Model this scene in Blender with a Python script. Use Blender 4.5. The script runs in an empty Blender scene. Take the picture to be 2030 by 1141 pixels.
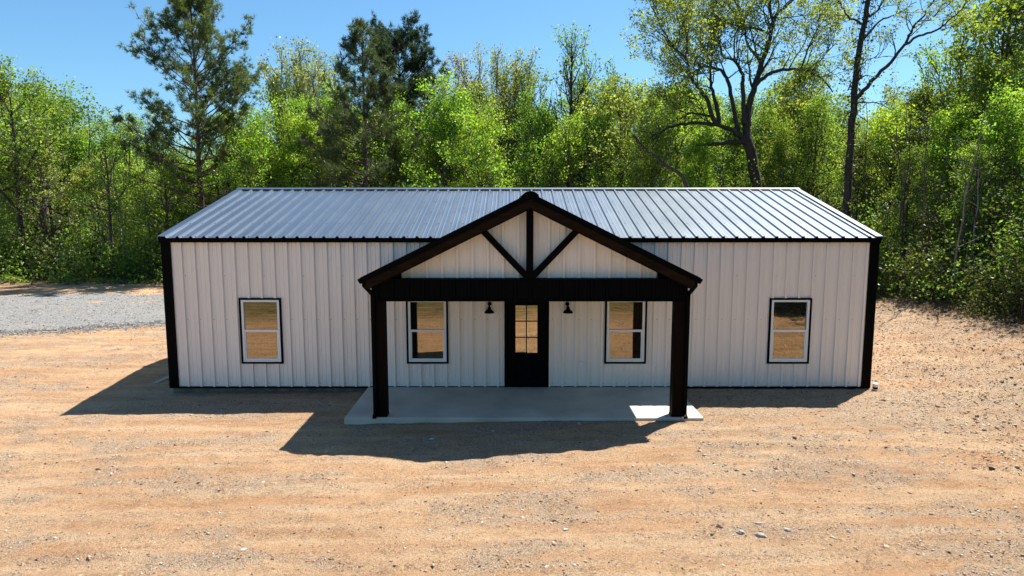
import bpy, math, random
import numpy as np
from mathutils import Vector
rng = np.random.default_rng(7); random.seed(7)
S = bpy.context.scene; COL = S.collection

# ------------------------------------------------------------ camera, sky, sun, exposure
cam_d = bpy.data.cameras.new('camera'); cam = bpy.data.objects.new('camera', cam_d); COL.objects.link(cam)
CAM = Vector((-.187, -15.77, 4.41)); PITCH = math.radians(7.05); FPX = 1353.0
cam.location = CAM; cam.rotation_euler = (math.radians(90) - PITCH, 0, 0)
cam_d.sensor_width = 36; cam_d.lens = 36 * FPX / 2030; cam_d.clip_end = 3000; cam_d.clip_start = .1
S.camera = cam
SUN = Vector((1.52, 1.47, 3.65)).normalized()
elev = math.asin(SUN.z); azim = math.atan2(SUN.x, SUN.y)
world = bpy.data.worlds.new('World'); S.world = world; world.use_nodes = True
wn = world.node_tree.nodes; wl = world.node_tree.links; wn.clear()
sky = wn.new('ShaderNodeTexSky'); sky.sky_type = 'NISHITA'; sky.sun_disc = False
sky.sun_elevation = elev; sky.sun_rotation = azim; sky.altitude = 100; sky.air_density = 1.0; sky.dust_density = .7; sky.ozone_density = 1.0
hs = wn.new('ShaderNodeHueSaturation'); hs.inputs['Hue'].default_value = .5; hs.inputs['Saturation'].default_value = 1.0
bg = wn.new('ShaderNodeBackground'); bg.inputs['Strength'].default_value = .058
wo = wn.new('ShaderNodeOutputWorld')
tint = wn.new('ShaderNodeMix'); tint.data_type = 'RGBA'; tint.blend_type = 'MULTIPLY'; tint.inputs[0].default_value = 1; tint.inputs[7].default_value = (.72, 1.12, 1.34, 1)
wl.new(sky.outputs[0], tint.inputs[6]); wl.new(tint.outputs[2], hs.inputs['Color']); wl.new(hs.outputs[0], bg.inputs[0]); wl.new(bg.outputs[0], wo.inputs[0])
sun_d = bpy.data.lights.new('sun', 'SUN'); sun_d.energy = 5.0; sun_d.angle = math.radians(.53); sun_d.color = (1, .95, .87)
sun = bpy.data.objects.new('sun', sun_d); COL.objects.link(sun); sun.rotation_euler = (-SUN).to_track_quat('-Z', 'Y').to_euler()
S.view_settings.view_transform = 'Standard'; S.view_settings.look = 'None'; S.view_settings.exposure = 1.12; S.view_settings.gamma = 1

# ------------------------------------------------------------ helpers
def px2w(px, py, y):
    u = (px - 1015) / FPX; v = -(py - 570.5) / FPX
    d = (u, math.cos(PITCH) + v * math.sin(PITCH), -math.sin(PITCH) + v * math.cos(PITCH))
    t = (y - CAM.y) / d[1]
    return np.array([CAM[i] + t * d[i] for i in range(3)])

def nt(name):
    m = bpy.data.materials.new(name); m.use_nodes = True
    return m, m.node_tree.nodes, m.node_tree.links, m.node_tree.nodes['Principled BSDF']

def mixc(N, L, fac, a, b, mode='MIX'):
    n = N.new('ShaderNodeMix'); n.data_type = 'RGBA'; n.blend_type = mode
    for s, v in ((0, fac), (6, a), (7, b)):
        if hasattr(v, 'is_linked') or isinstance(v, bpy.types.NodeSocket): L.new(v, n.inputs[s])
        else: n.inputs[s].default_value = v if s == 0 else (*v, 1)[:4]
    return n.outputs[2]

def noise(N, L, scale, detail=4, rough=.55, stretch=None, coord='Object', dist=0):
    tc = N.new('ShaderNodeTexCoord'); n = N.new('ShaderNodeTexNoise')
    n.inputs['Scale'].default_value = scale; n.inputs['Detail'].default_value = detail; n.inputs['Roughness'].default_value = rough
    n.inputs['Distortion'].default_value = dist
    if stretch:
        mp = N.new('ShaderNodeMapping'); mp.inputs['Scale'].default_value = stretch
        L.new(tc.outputs[coord], mp.inputs[0]); L.new(mp.outputs[0], n.inputs['Vector'])
    else: L.new(tc.outputs[coord], n.inputs['Vector'])
    return n.outputs['Fac']

def ramp(N, L, fac, stops):
    r = N.new('ShaderNodeValToRGB'); e = r.color_ramp.elements
    while len(e) < len(stops): e.new(.5)
    for i, (p, c) in enumerate(stops):
        e[i].position = p; e[i].color = (c, c, c, 1) if isinstance(c, (int, float)) else (*c, 1)
    L.new(fac, r.inputs[0]); return r.outputs[0]

def bump(N, L, B, h, strength, dist):
    b = N.new('ShaderNodeBump'); b.inputs['Strength'].default_value = strength; b.inputs['Distance'].default_value = dist
    L.new(h, b.inputs['Height']); L.new(b.outputs[0], B.inputs['Normal'])

def simple(name, col, rough=.5, metal=0, var=.12, vscale=3, stretch=None, bmp=0, bdist=.01, rvar=0):
    m, N, L, B = nt(name)
    f = noise(N, L, vscale, 5, .6, stretch)
    c2 = tuple(c * (1 - var * 2) for c in col); c3 = tuple(min(1, c * (1 + var)) for c in col)
    L.new(mixc(N, L, ramp(N, L, f, [(.3, 0), (.7, 1)]), c2, c3), B.inputs['Base Color'])
    B.inputs['Roughness'].default_value = rough; B.inputs['Metallic'].default_value = metal
    if rvar: L.new(ramp(N, L, f, [(.25, max(.02, rough - rvar)), (.75, rough + rvar)]), B.inputs['Roughness'])
    if bmp: bump(N, L, B, f, bmp, bdist)
    return m

M = {}
M['panel'] = simple('white_panel_paint', (.86, .76, .68), .26, 0, .015, .7, (1, 1, .12), .06, .02, .05)
M['galv'] = simple('galvanised_steel', (.31, .335, .355), .335, 1, .02, 1.5, (1, .6, .6), 0, .015, .015)
M['black'] = simple('black_coated_steel', (.002, .002, .0023), .55, 0, .1, 3)
for _m in ('black',): M[_m].node_tree.nodes['Principled BSDF'].inputs['Specular IOR Level'].default_value = .045
M['wood'] = simple('dark_stained_timber', (.008, .0035, .0018), .75, 0, .35, 6, (6, 6, .35), .25, .008)
M['fascia'] = simple('brown_stained_board', (.020, .0095, .004), .75, 0, .3, 5, (.5, 6, 4), .2, .006)
for _m in ('wood', 'fascia'): M[_m].node_tree.nodes['Principled BSDF'].inputs['Specular IOR Level'].default_value = .07
M['concrete'] = simple('concrete', (.52, .47, .375), .75, 0, .14, .9, None, .15, .006)
M['vinyl'] = simple('white_vinyl', (.80, .80, .79), .35, 0, .02)
M['plate'] = simple('white_plastic', (.78, .78, .76), .4, 0, .02)
M['core'] = simple('grey_sheathing', (.18, .17, .16), .8, 0, .1)
M['board'] = simple('weathered_board', (.33, .32, .27), .8, 0, .2, 5, (8, .4, 8), .2, .006)
def glass(name, refl):
    m, N, L, B = nt(name); N.remove(B)
    g = N.new('ShaderNodeBsdfGlossy'); g.inputs['Roughness'].default_value = .015; g.inputs['Color'].default_value = (.82, .70, .52, 1)
    d = N.new('ShaderNodeBsdfDiffuse'); d.inputs['Color'].default_value = (.008, .009, .009, 1)
    fr = N.new('ShaderNodeFresnel'); fr.inputs['IOR'].default_value = 1.5
    mr = N.new('ShaderNodeMapRange'); mr.inputs[3].default_value = refl; mr.inputs[4].default_value = 1
    L.new(fr.outputs[0], mr.inputs[0])
    mx = N.new('ShaderNodeMixShader'); L.new(mr.outputs[0], mx.inputs[0]); L.new(d.outputs[0], mx.inputs[1]); L.new(g.outputs[0], mx.inputs[2])
    h = noise(N, L, 1.3, 1); b = N.new('ShaderNodeBump'); b.inputs['Strength'].default_value = .05; b.inputs['Distance'].default_value = .02
    L.new(h, b.inputs['Height']); L.new(b.outputs[0], g.inputs['Normal'])
    L.new(mx.outputs[0], N['Material Output'].inputs[0]); return m
M['glass'] = glass('coated_window_glass', .30); M['door_glass'] = glass('door_glass', .46)

def leafmat(name, refl, trans, tmix=.5, gloss=.03, autumn=(.25, .13, .03)):
    m, N, L, B = nt(name); N.remove(B)
    at = N.new('ShaderNodeAttribute'); at.attribute_name = 'tint'
    oi = N.new('ShaderNodeObjectInfo')
    def var(c):
        x = mixc(N, L, at.outputs['Fac'], tuple(k * .55 for k in c), tuple(min(1, k * 1.4) for k in c))
        h = N.new('ShaderNodeHueSaturation'); L.new(x, h.inputs['Color'])
        mr = N.new('ShaderNodeMapRange'); mr.inputs[3].default_value = .478; mr.inputs[4].default_value = .512
        L.new(oi.outputs['Random'], mr.inputs[0]); L.new(mr.outputs[0], h.inputs['Hue']); return h.outputs[0]
    d = N.new('ShaderNodeBsdfDiffuse'); t = N.new('ShaderNodeBsdfTranslucent'); g = N.new('ShaderNodeBsdfGlossy')
    g.inputs['Roughness'].default_value = .45; g.inputs['Color'].default_value = (.8, .85, .8, 1)
    L.new(var(refl), d.inputs['Color']); L.new(var(trans), t.inputs['Color'])
    a = N.new('ShaderNodeMixShader'); a.inputs[0].default_value = tmix; L.new(d.outputs[0], a.inputs[1]); L.new(t.outputs[0], a.inputs[2])
    b = N.new('ShaderNodeMixShader'); b.inputs[0].default_value = gloss; L.new(a.outputs[0], b.inputs[1]); L.new(g.outputs[0], b.inputs[2])
    L.new(b.outputs[0], N['Material Output'].inputs[0]); return m
M['leaf_bright'] = leafmat('spring_leaf', (.15, .25, .03), (.37, .57, .035), .58)
M['leaf_mid'] = leafmat('green_leaf', (.11, .185, .03), (.27, .42, .035), .54)
M['leaf_olive'] = leafmat('young_oak_leaf', (.165, .215, .05), (.38, .49, .06), .55)
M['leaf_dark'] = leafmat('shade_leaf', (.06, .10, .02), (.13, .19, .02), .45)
M['leaf_pale'] = leafmat('pale_leaf', (.20, .225, .075), (.38, .44, .07), .52)
M['needle'] = leafmat('pine_needle', (.08, .115, .032), (.17, .22, .035), .44, .04)
M['needle_mid'] = leafmat('green_pine_needle', (.05, .085, .03), (.10, .15, .035), .4, .04)
M['needle_dark'] = leafmat('dark_pine_needle', (.034, .062, .024), (.05, .09, .022), .38, .04)
M['leaf_bronze'] = leafmat('bronze_young_leaf', (.22, .16, .07), (.40, .30, .08), .5)
M['vine'] = leafmat('vine_leaf', (.05, .06, .02), (.09, .10, .02), .45)
M['bark'] = simple('grey_brown_bark', (.075, .060, .048), .9, 0, .35, 7, (3, 3, .5), .6, .03)
M['bark_dark'] = simple('dark_bark', (.045, .036, .032), .9, 0, .35, 7, (3, 3, .5), .6, .03)
M['bark_pine'] = simple('pine_bark', (.085, .058, .048), .9, 0, .4, 5, (3, 3, .8), .6, .04)
M['bark_pale'] = simple('pale_bark', (.19, .175, .15), .9, 0, .3, 6, (3, 3, .4), .5, .03)

def mesh(name, V, F, smooth=False, tint=None):
    me = bpy.data.meshes.new(name)
    V = np.asarray(V, dtype=np.float32).reshape(-1, 3)
    if isinstance(F, np.ndarray):
        n, k = F.shape
        me.vertices.add(len(V)); me.vertices.foreach_set('co', V.ravel())
        me.loops.add(n * k); me.loops.foreach_set('vertex_index', F.astype(np.int32).ravel())
        me.polygons.add(n); me.polygons.foreach_set('loop_start', np.arange(0, n * k, k, dtype=np.int32))
        me.update(calc_edges=True); me.validate()
    else:
        me.from_pydata([tuple(map(float, v)) for v in V], [], F); me.update()
    if smooth: me.polygons.foreach_set('use_smooth', np.ones(len(me.polygons), dtype=bool))
    if tint is not None:
        a = me.attributes.new('tint', 'FLOAT', 'POINT'); a.data.foreach_set('value', np.asarray(tint, dtype=np.float32))
    return me

def link(name, me, mat, parent=None, loc=None):
    o = bpy.data.objects.new(name, me); COL.objects.link(o)
    if me is not None and mat is not None and len(me.materials) == 0: me.materials.append(M[mat] if isinstance(mat, str) else mat)
    if parent: o.parent = parent
    if loc is not None: o.location = loc
    return o

def tag(o, label=None, cat=None, group=None, kind=None):
    for k, v in (('label', label), ('category', cat), ('group', group), ('kind', kind)):
        if v: o[k] = v
    return o

def empty(name, loc, label, cat, group=None):
    o = bpy.data.objects.new(name, None); COL.objects.link(o); o.location = loc; o.empty_display_size = .2
    return tag(o, label, cat, group)

class MB:
    def __init__(s): s.v = []; s.f = []
    def add(s, V, F):
        b = len(s.v); s.v += [tuple(map(float, p)) for p in V]; s.f += [tuple(i + b for i in q) for q in F]; return s
    def box(s, x0, x1, y0, y1, z0, z1, bev=0):
        if bev <= 0:
            V = [(x, y, z) for z in (z0, z1) for y in (y0, y1) for x in (x0, x1)]
            return s.add(V, [(0, 2, 3, 1), (4, 5, 7, 6), (0, 1, 5, 4), (2, 6, 7, 3), (0, 4, 6, 2), (1, 3, 7, 5)])
        V = []; F = []
        for ax in range(3):
            for sg in (0, 1):
                lim = [[x0, x1], [y0, y1], [z0, z1]]
                o = [i for i in range(3) if i != ax]
                q = []
                for a, b in ((0, 0), (1, 0), (1, 1), (0, 1)):
                    p = [0, 0, 0]; p[ax] = lim[ax][sg]
                    p[o[0]] = lim[o[0]][a] + (bev if a == 0 else -bev); p[o[1]] = lim[o[1]][b] + (bev if b == 0 else -bev)
                    V.append(tuple(p)); q.append(len(V) - 1)
                flip = (sg == 0) ^ (ax == 1)
                F.append(tuple(q[::-1]) if flip else tuple(q))
        idx = lambda ax, sg, a, b: (ax * 2 + sg) * 4 + {(0, 0): 0, (1, 0): 1, (1, 1): 2, (0, 1): 3}[(a, b)]
        # edges: join neighbouring faces; corners: triangles
        for sx in (0, 1):
            for sy in (0, 1):
                F.append((idx(0, sx, sy, 0), idx(0, sx, sy, 1), idx(1, sy, sx, 1), idx(1, sy, sx, 0)))
        for sx in (0, 1):
            for sz in (0, 1):
                F.append((idx(0, sx, 0, sz), idx(0, sx, 1, sz), idx(2, sz, sx, 1), idx(2, sz, sx, 0)))
        for sy in (0, 1):
            for sz in (0, 1):
                F.append((idx(1, sy, 0, sz), idx(1, sy, 1, sz), idx(2, sz, 1, sy), idx(2, sz, 0, sy)))
        for sx in (0, 1):
            for sy in (0, 1):
                for sz in (0, 1): F.append((idx(0, sx, sy, sz), idx(1, sy, sx, sz), idx(2, sz, sx, sy)))
        return s.add(V, F)
    def prism(s, poly, axis, a, b):
        """poly of 2D points extruded along axis from a to b (axis 1: poly is x,z; axis 0: poly is y,z; axis 2: x,y)"""
        def P(p, t): return {0: (t, p[0], p[1]), 1: (p[0], t, p[1]), 2: (p[0], p[1], t)}[axis]
        n = len(poly); V = [P(p, a) for p in poly] + [P(p, b) for p in poly]
        F = [tuple(range(n)), tuple(range(2 * n - 1, n - 1, -1))] + [(i, i + n, (i + 1) % n + n, (i + 1) % n) for i in range(n)]
        return s.add(V, F)
    def tube(s, pts, rad, sides=10, cap=True):
        V, F = tube_np([np.array(p, float) for p in pts], rad, sides)
        F = [tuple(q) for q in F]
        if cap: n = len(pts); F += [tuple(range(sides))[::-1], tuple(range((n - 1) * sides, n * sides))]
        return s.add(V, F)
    def build(s, name, mat, parent=None, loc=None, smooth=False):
        me = mesh(name, s.v, s.f)
        import bmesh
        bm = bmesh.new(); bm.from_mesh(me); bmesh.ops.recalc_face_normals(bm, faces=bm.faces); bm.to_mesh(me); bm.free()
        if smooth: me.polygons.foreach_set('use_smooth', [True] * len(me.polygons))
        return link(name, me, mat, parent, loc)

def tube_np(pts, rad, sides):
    P = np.array(pts, float); n = len(P)
    T = np.gradient(P, axis=0); T /= np.linalg.norm(T, axis=1)[:, None] + 1e-9
    ref = np.array([0, 0, 1.0]) if abs(T[0][2]) < .8 else np.array([1.0, 0, 0])
    R = np.broadcast_to(np.asarray(rad, float), (n,))
    V = np.zeros((n, sides, 3)); a = np.arange(sides) * 2 * np.pi / sides
    u = np.cross(T[0], ref); u /= np.linalg.norm(u)
    for i in range(n):
        u = u - T[i] * np.dot(u, T[i]); u /= np.linalg.norm(u) + 1e-9
        w = np.cross(T[i], u)
        V[i] = P[i] + R[i] * (np.cos(a)[:, None] * u + np.sin(a)[:, None] * w)
    i = np.arange(n - 1)[:, None]; j = np.arange(sides)[None, :]; k = (j + 1) % sides
    F = np.stack([i * sides + j, i * sides + k, (i + 1) * sides + k, (i + 1) * sides + j], -1).reshape(-1, 4)
    return V.reshape(-1, 3), F

# value noise for geometry
_lat = rng.random((256, 256))
def vn(x, y):
    xi = np.floor(x).astype(int); yi = np.floor(y).astype(int); fx = x - xi; fy = y - yi
    fx = fx * fx * (3 - 2 * fx); fy = fy * fy * (3 - 2 * fy)
    g = lambda a, b: _lat[a & 255, b & 255]
    return (g(xi, yi) * (1 - fx) + g(xi + 1, yi) * fx) * (1 - fy) + (g(xi, yi + 1) * (1 - fx) + g(xi + 1, yi + 1) * fx) * fy
def fbm(x, y, o=4):
    s = 0; a = .5
    for i in range(o): s = s + a * (vn(x * 2 ** i + 17 * i, y * 2 ** i + 31 * i) - .5); a *= .5
    return s
def sstep(a, b, x):
    t = np.clip((x - a) / (b - a), 0, 1); return t * t * (3 - 2 * t)

# ------------------------------------------------------------ ground
RUTS = ((-4.1, .012, .16, .035), (-5.7, .010, .17, .03), (-8.0, -.006, .18, .03), (-9.6, -.004, .16, .035), (-11.2, .003, .2, .03), (-6.9, .02, .14, .02), (-3.3, .03, .13, .02))
def rut_d(x, y, c, k): return y - (c - k * (x - 1) ** 2 * .35 + .25 * np.sin(x * .35 + c))
def ruts(x, y):
    """long shallow wheel tracks that curve past the front of the house"""
    z = 0
    for c, k, w, a in RUTS:
        d = rut_d(x, y, c, k)
        z = z - a * (1 + .35 * np.sin(x * 17 + 3 * np.abs(d) / w)) * np.exp(-(d / w) ** 2) + a * .55 * np.exp(-((np.abs(d) - w * 1.9) / (w * .7)) ** 2)
    return 1.35 * z * (.35 + .65 * vn(x * .35 + 9, y * .9))
def grit(x, y):
    """where the bare clay is strewn with grit: 0 smooth, 1 stony"""
    zone = 1.15 * np.exp(-(((x - 6.2) / 4.2) ** 2 + ((y + 1.6) / 1.6) ** 2)) + .85 * sstep(7.5, 10.5, x) * (1 - sstep(9, 13, y)) * sstep(-9, -4.5, y) + 1.1 * np.exp(-(((x - 3.3) / 1.3) ** 2 + ((y + 6.9) / .5) ** 2)) \
        + .8 * np.exp(-(((x - 6.5) / 2.0) ** 2 + ((y + 7.4) / .7) ** 2)) + .6 * np.exp(-((y + 1.0) / .9) ** 2) * (np.abs(x) < 9)
    p = .55 * fbm(x * .5 + 11, y * 1.15 + 4, 5) + .45 * fbm(x * 1.6, y * 3.0 + 9, 4)
    g = sstep(-.03, .10, p) * .9 + zone * (.55 + 1.6 * np.clip(p + .12, 0, .4))
    for c, k, w, a in RUTS:
        d = np.abs(rut_d(x, y, c, k)); g = g - .45 * np.exp(-(d / w) ** 2) + .30 * np.exp(-((d - w * 2) / (w * .7)) ** 2)
    return np.clip(g, 0, 1)
def gz(x, y):
    x = np.asarray(x, float); y = np.asarray(y, float)
    z = -.06 + .135 * sstep(-7.5, 5, x) + .8 * sstep(11.5, 17, x) + .25 * sstep(10.5, 13, x) * fbm(x * .5 + 2, y * .5, 3)
    amp = 1 - .6 * np.exp(-((np.maximum(np.abs(x) - 8.2, 0)) ** 2 + np.maximum(np.abs(y - 4) - 6.5, 0) ** 2) / .8)
    z = z + amp * (.16 * fbm(x * .22, y * .3, 3) + .055 * fbm(x * 1.1 + 5, y * 1.6, 3) + ruts(x, y))
    z = z + amp * (.09 * fbm(x * 3.1 + 7, y * 4.2, 4)) * (.25 + grit(x, y)) + amp * .07 * fbm(x * 6, y * 6, 3) * (1 + .8 * sstep(7, 11, x)) * (.4 + vn(x * .6, y * .6) + .8 * sstep(4, 9, x))
    hb = (np.abs(x) < 8.25) & (y > .05) & (y < 9.3)
    z = np.where(hb, np.minimum(z, -.02), z)
    pb = (x > -3.7) & (x < 3.8) & (y > -2.5) & (y <= .1)
    z = np.where(pb, np.minimum(z, .045), z)
    far = sstep(45, 160, np.hypot(x, y)); return z * (1 - far)
def axis(lo, hi, step, outer):
    a = list(np.arange(lo, hi + step / 2, step)); s = step; p = a[-1]
    while p < outer: s *= 1.22; p += s; a.append(p)
    s = step; p = a[0]
    while p > -outer: s *= 1.22; p -= s; a.insert(0, p)
    return np.array(a)
gx = axis(-15, 18, .085, 900); gy = axis(-11.5, 11, .085, 900)
X, Y = np.meshgrid(gx, gy); Z = gz(X, Y)
nx, ny = len(gx), len(gy)
V = np.stack([X, Y, Z], -1).reshape(-1, 3)
i = np.arange(ny - 1)[:, None] * nx + np.arange(nx - 1)[None, :]
F = np.stack([i, i + 1, i + nx + 1, i + nx], -1).reshape(-1, 4)
gravel_mask = grit(X, Y)
gm = mesh('ground', V, F, True, gravel_mask.ravel())
def edge_x(y): return np.interp(y, [-30, -12, -4, 4, 10.5, 15, 23, 24], [11.0, 12.0, 15.6, 15.0, 14.6, 12.5, 11.0, -400])
wob = 1.6 * fbm(X * .6, Y * .6, 4) + .8 * fbm(X * 2.5, Y * 2.5, 3)
lt_ = np.maximum(sstep(-1.0, .6, X - edge_x(Y) + 1.2 * wob), sstep(21.6, 22.8, Y + .8 * wob)) * (1 - sstep(60, 90, -Y))
la = gm.attributes.new('litter', 'FLOAT', 'POINT'); la.data.foreach_set('value', lt_.ravel().astype(np.float32))
def ground_mat():
    m, N, L, B = nt('dry_clay_and_grit')
    at = N.new('ShaderNodeAttribute'); at.attribute_name = 'tint'
    big = noise(N, L, .55, 5, .6, (.55, 1.3, 1), dist=.4); streak = noise(N, L, 1.0, 5, .62, (.28, 2.6, 1), dist=.6)
    med = noise(N, L, 3.2, 6, .65); fine = noise(N, L, 26, 6, .75); grit = noise(N, L, 90, 3, .7)
    c = mixc(N, L, ramp(N, L, big, [(.34, 0), (.66, 1)]), (.57, .315, .16), (.69, .43, .24)); redp = noise(N, L, .8, 5, .65, (.7, 1.5, 1), dist=.8); c = mixc(N, L, ramp(N, L, redp, [(.52, 0), (.66, .6)]), c, (.43, .215, .105))
    c = mixc(N, L, ramp(N, L, streak, [(.44, 0), (.62, .7)]), c, (.74, .53, .335))
    c = mixc(N, L, ramp(N, L, streak, [(.30, .35), (.42, 0)]), c, (.42, .25, .14))
    c = mixc(N, L, ramp(N, L, med, [(.33, .35), (.47, 0)]), c, (.36, .225, .125))
    c = mixc(N, L, ramp(N, L, fine, [(.34, .6), (.46, 0)]), c, (.26, .16, .085))
    c = mixc(N, L, ramp(N, L, fine, [(.56, 0), (.70, .55)]), c, (.74, .57, .38))
    spz = noise(N, L, 2.3, 4, .65, (.7, 1.4, 1))
    sg_ = N.new('ShaderNodeMath'); sg_.operation = 'MULTIPLY_ADD'; L.new(at.outputs['Fac'], sg_.inputs[0]); sg_.inputs[1].default_value = .66; sg_.inputs[2].default_value = .34
    sh_ = N.new('ShaderNodeMath'); sh_.operation = 'MULTIPLY'; L.new(sg_.outputs[0], sh_.inputs[0]); L.new(ramp(N, L, spz, [(.38, .35), (.56, 1)]), sh_.inputs[1])
    for sc_, th, col_, am in ((11, .37, (.30, .20, .125), .8), (19, .41, (.17, .105, .06), .95), (33, .42, (.09, .052, .03), 1), (58, .42, (.06, .035, .02), 1)):  # dark specks: dark stones and tiny grit shadows painted into the colour
        sk = noise(N, L, sc_, 2, .6); ml = N.new('ShaderNodeMath'); ml.operation = 'MULTIPLY'; L.new(ramp(N, L, sk, [(th - .05, am), (th + .035, 0)]), ml.inputs[0]); L.new(sh_.outputs[0], ml.inputs[1])
        c = mixc(N, L, ml.outputs[0], c, col_)
    lf_ = noise(N, L, 24, 2, .6); ml = N.new('ShaderNodeMath'); ml.operation = 'MULTIPLY'; L.new(ramp(N, L, lf_, [(.60, 0), (.66, .9)]), ml.inputs[0]); L.new(sh_.outputs[0], ml.inputs[1])
    c = mixc(N, L, ml.outputs[0], c, (.80, .68, .52))
    sp = mixc(N, L, ramp(N, L, grit, [(.38, 0), (.64, 1)]), (.24, .16, .10), (.70, .57, .43))
    gfac = N.new('ShaderNodeMath'); gfac.operation = 'MULTIPLY'; L.new(at.outputs['Fac'], gfac.inputs[0]); L.new(ramp(N, L, med, [(.35, .2), (.6, .7)]), gfac.inputs[1])
    c = mixc(N, L, gfac.outputs[0], c, sp)
    # grass and leaf litter away from the cleared lot (behind the viewer, and under the wood)
    tc = N.new('ShaderNodeTexCoord'); sx = N.new('ShaderNodeSeparateXYZ'); L.new(tc.outputs['Object'], sx.inputs[0])
    mr = N.new('ShaderNodeMapRange'); mr.inputs[1].default_value = -9; mr.inputs[2].default_value = -12; L.new(sx.outputs['Y'], mr.inputs[0])
    mr2 = N.new('ShaderNodeAttribute'); mr2.attribute_name = 'litter'
    gr = mixc(N, L, ramp(N, L, fine, [(.4, 0), (.6, 1)]), (.09, .085, .03), (.26, .21, .09)); gr = mixc(N, L, ramp(N, L, med, [(.38, .85), (.5, 0)]), gr, (.05, .05, .02)); gr = mixc(N, L, ramp(N, L, streak, [(.5, 0), (.6, .8)]), gr, (.42, .28, .15))
    c = mixc(N, L, mr.outputs[0], c, gr); lit = mixc(N, L, fine, (.05, .035, .02), (.16, .11, .06))
    c = mixc(N, L, mr2.outputs['Fac'], c, lit)
    L.new(c, B.inputs['Base Color']); B.inputs['Roughness'].default_value = .95; B.inputs['Specular IOR Level'].default_value = .15
    ad = N.new('ShaderNodeMath'); ad.operation = 'ADD'; L.new(fine, ad.inputs[0]); L.new(grit, ad.inputs[1])
    bump(N, L, B, ad.outputs[0], 1.0, .05); return m
M['ground'] = ground_mat()
tag(link('ground', gm, 'ground'), kind='structure')

# gravel drive: irregular sheet of grey stone left of and behind the house
def drive():
    xs = np.concatenate([-np.geomspace(20, 120, 30)[::-1], np.arange(-19.9, 5, .3)]); m = 44
    lo = 7.3 + (np.clip(xs, -40, -5) + 17.6) * .46 + .55 * (vn(xs * .8, xs * 0 + 3) - .5) + .5 * (vn(xs * 2.6, xs * 0 + 8) - .5)
    hi = 18.1 + .5 * (vn(xs * .6, xs * 0 + 13) - .5) + .35 * (vn(xs * 2.3, xs * 0 + 18) - .5)
    t = np.linspace(0, 1, m)[:, None]
    Yd = lo + (hi - lo) * t; Xd = np.broadcast_to(xs, Yd.shape)
    edge = np.minimum(t, 1 - t) * 9; Zd = gz(Xd, Yd) + .03 * np.clip(edge, 0, 1) + .02 * fbm(Xd * 2.5, Yd * 2.5, 3) * np.clip(edge, 0, 1) + .005
    V = np.stack([Xd, Yd, Zd], -1).reshape(-1, 3); n = len(xs)
    i = np.arange(m - 1)[:, None] * n + np.arange(n - 1)[None, :]
    return mesh('gravel_drive', V, np.stack([i, i + 1, i + n + 1, i + n], -1).reshape(-1, 4), True)
def gravel_mat():
    m, N, L, B = nt('crushed_grey_stone')
    a = noise(N, L, 13, 5, .85); b = noise(N, L, .5, 4, .6, (.6, 1.4, 1)); g = noise(N, L, 60, 3, .8)
    c = mixc(N, L, ramp(N, L, a, [(.36, 0), (.64, 1)]), (.08, .077, .072), (.36, .35, .33))
    c = mixc(N, L, ramp(N, L, g, [(.35, .6), (.5, 0)]), c, (.03, .03, .03))
    c = mixc(N, L, ramp(N, L, b, [(.56, 0), (.72, .65)]), c, (.28, .25, .21))
    L.new(c, B.inputs['Base Color']); B.inputs['Roughness'].default_value = .9
    bump(N, L, B, a, 1.0, .05); return m
M['gravel'] = gravel_mat()
tag(link('gravel_drive', drive(), 'gravel'), kind='structure')

# loose stones: real little rocks, joined (nobody could count them)
OCT_V = np.array([(1, 0, 0), (-1, 0, 0), (0, 1, 0), (0, -1, 0), (0, 0, 1), (0, 0, -1)], float)
OCT_F = np.array([(0, 2, 4), (2, 1, 4), (1, 3, 4), (3, 0, 4), (2, 0, 5), (1, 2, 5), (3, 1, 5), (0, 3, 5)])
def pebbles(P, size, flat=.6):
    n = len(P); a = rng.random(n) * 6.283
    sc = size[:, None] * np.stack([.7 + .8 * rng.random(n), .6 + .6 * rng.random(n), flat * (.5 + .7 * rng.random(n))], -1)
    V = OCT_V[None] * (1 + .35 * (rng.random((n, 6, 1)) - .5)) + .35 * (rng.random((n, 6, 3)) - .5)
    V = V * sc[:, None, :]; tl = (rng.random(n) - .5) * .9
    y = V[..., 1] * np.cos(tl)[:, None] - V[..., 2] * np.sin(tl)[:, None]; z = V[..., 1] * np.sin(tl)[:, None] + V[..., 2] * np.cos(tl)[:, None]
    V = np.stack([V[..., 0] * np.cos(a)[:, None] - y * np.sin(a)[:, None], V[..., 0] * np.sin(a)[:, None] + y * np.cos(a)[:, None], z], -1) + P[:, None, :]
    F = (OCT_F[None] + 6 * np.arange(n)[:, None, None]).reshape(-1, 3)
    return V.reshape(-1, 3), F, np.repeat(rng.random(n), 6)
def stone_mat(name, stops):
    m, N, L, B = nt(name); at = N.new('ShaderNodeAttribute'); at.attribute_name = 'tint'
    r = N.new('ShaderNodeValToRGB'); e = r.color_ramp.elements
    while len(e) < len(stops): e.new(.5)
    for i, (p, c) in enumerate(stops): e[i].position = p; e[i].color = (*c, 1)
    L.new(at.outputs['Fac'], r.inputs[0]); f = noise(N, L, 20, 4, .7)
    L.new(mixc(N, L, ramp(N, L, f, [(.35, .45), (.6, 0)]), r.outputs[0], (.14, .10, .07)), B.inputs['Base Color'])
    B.inputs['Roughness'].default_value = .85; return m
M['stones'] = stone_mat('mixed_field_stone', [(0, (.09, .045, .025)), (.25, (.24, .125, .065)), (.5, (.42, .25, .14)), (.78, (.52, .38, .26)), (1, (.68, .58, .48))])  # dark end stands for dark stones and for painted pebble shadows
M['greystones'] = stone_mat('grey_crushed_stone', [(0, (.07, .068, .065)), (.5, (.17, .165, .155)), (1, (.50, .485, .455))])
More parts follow.
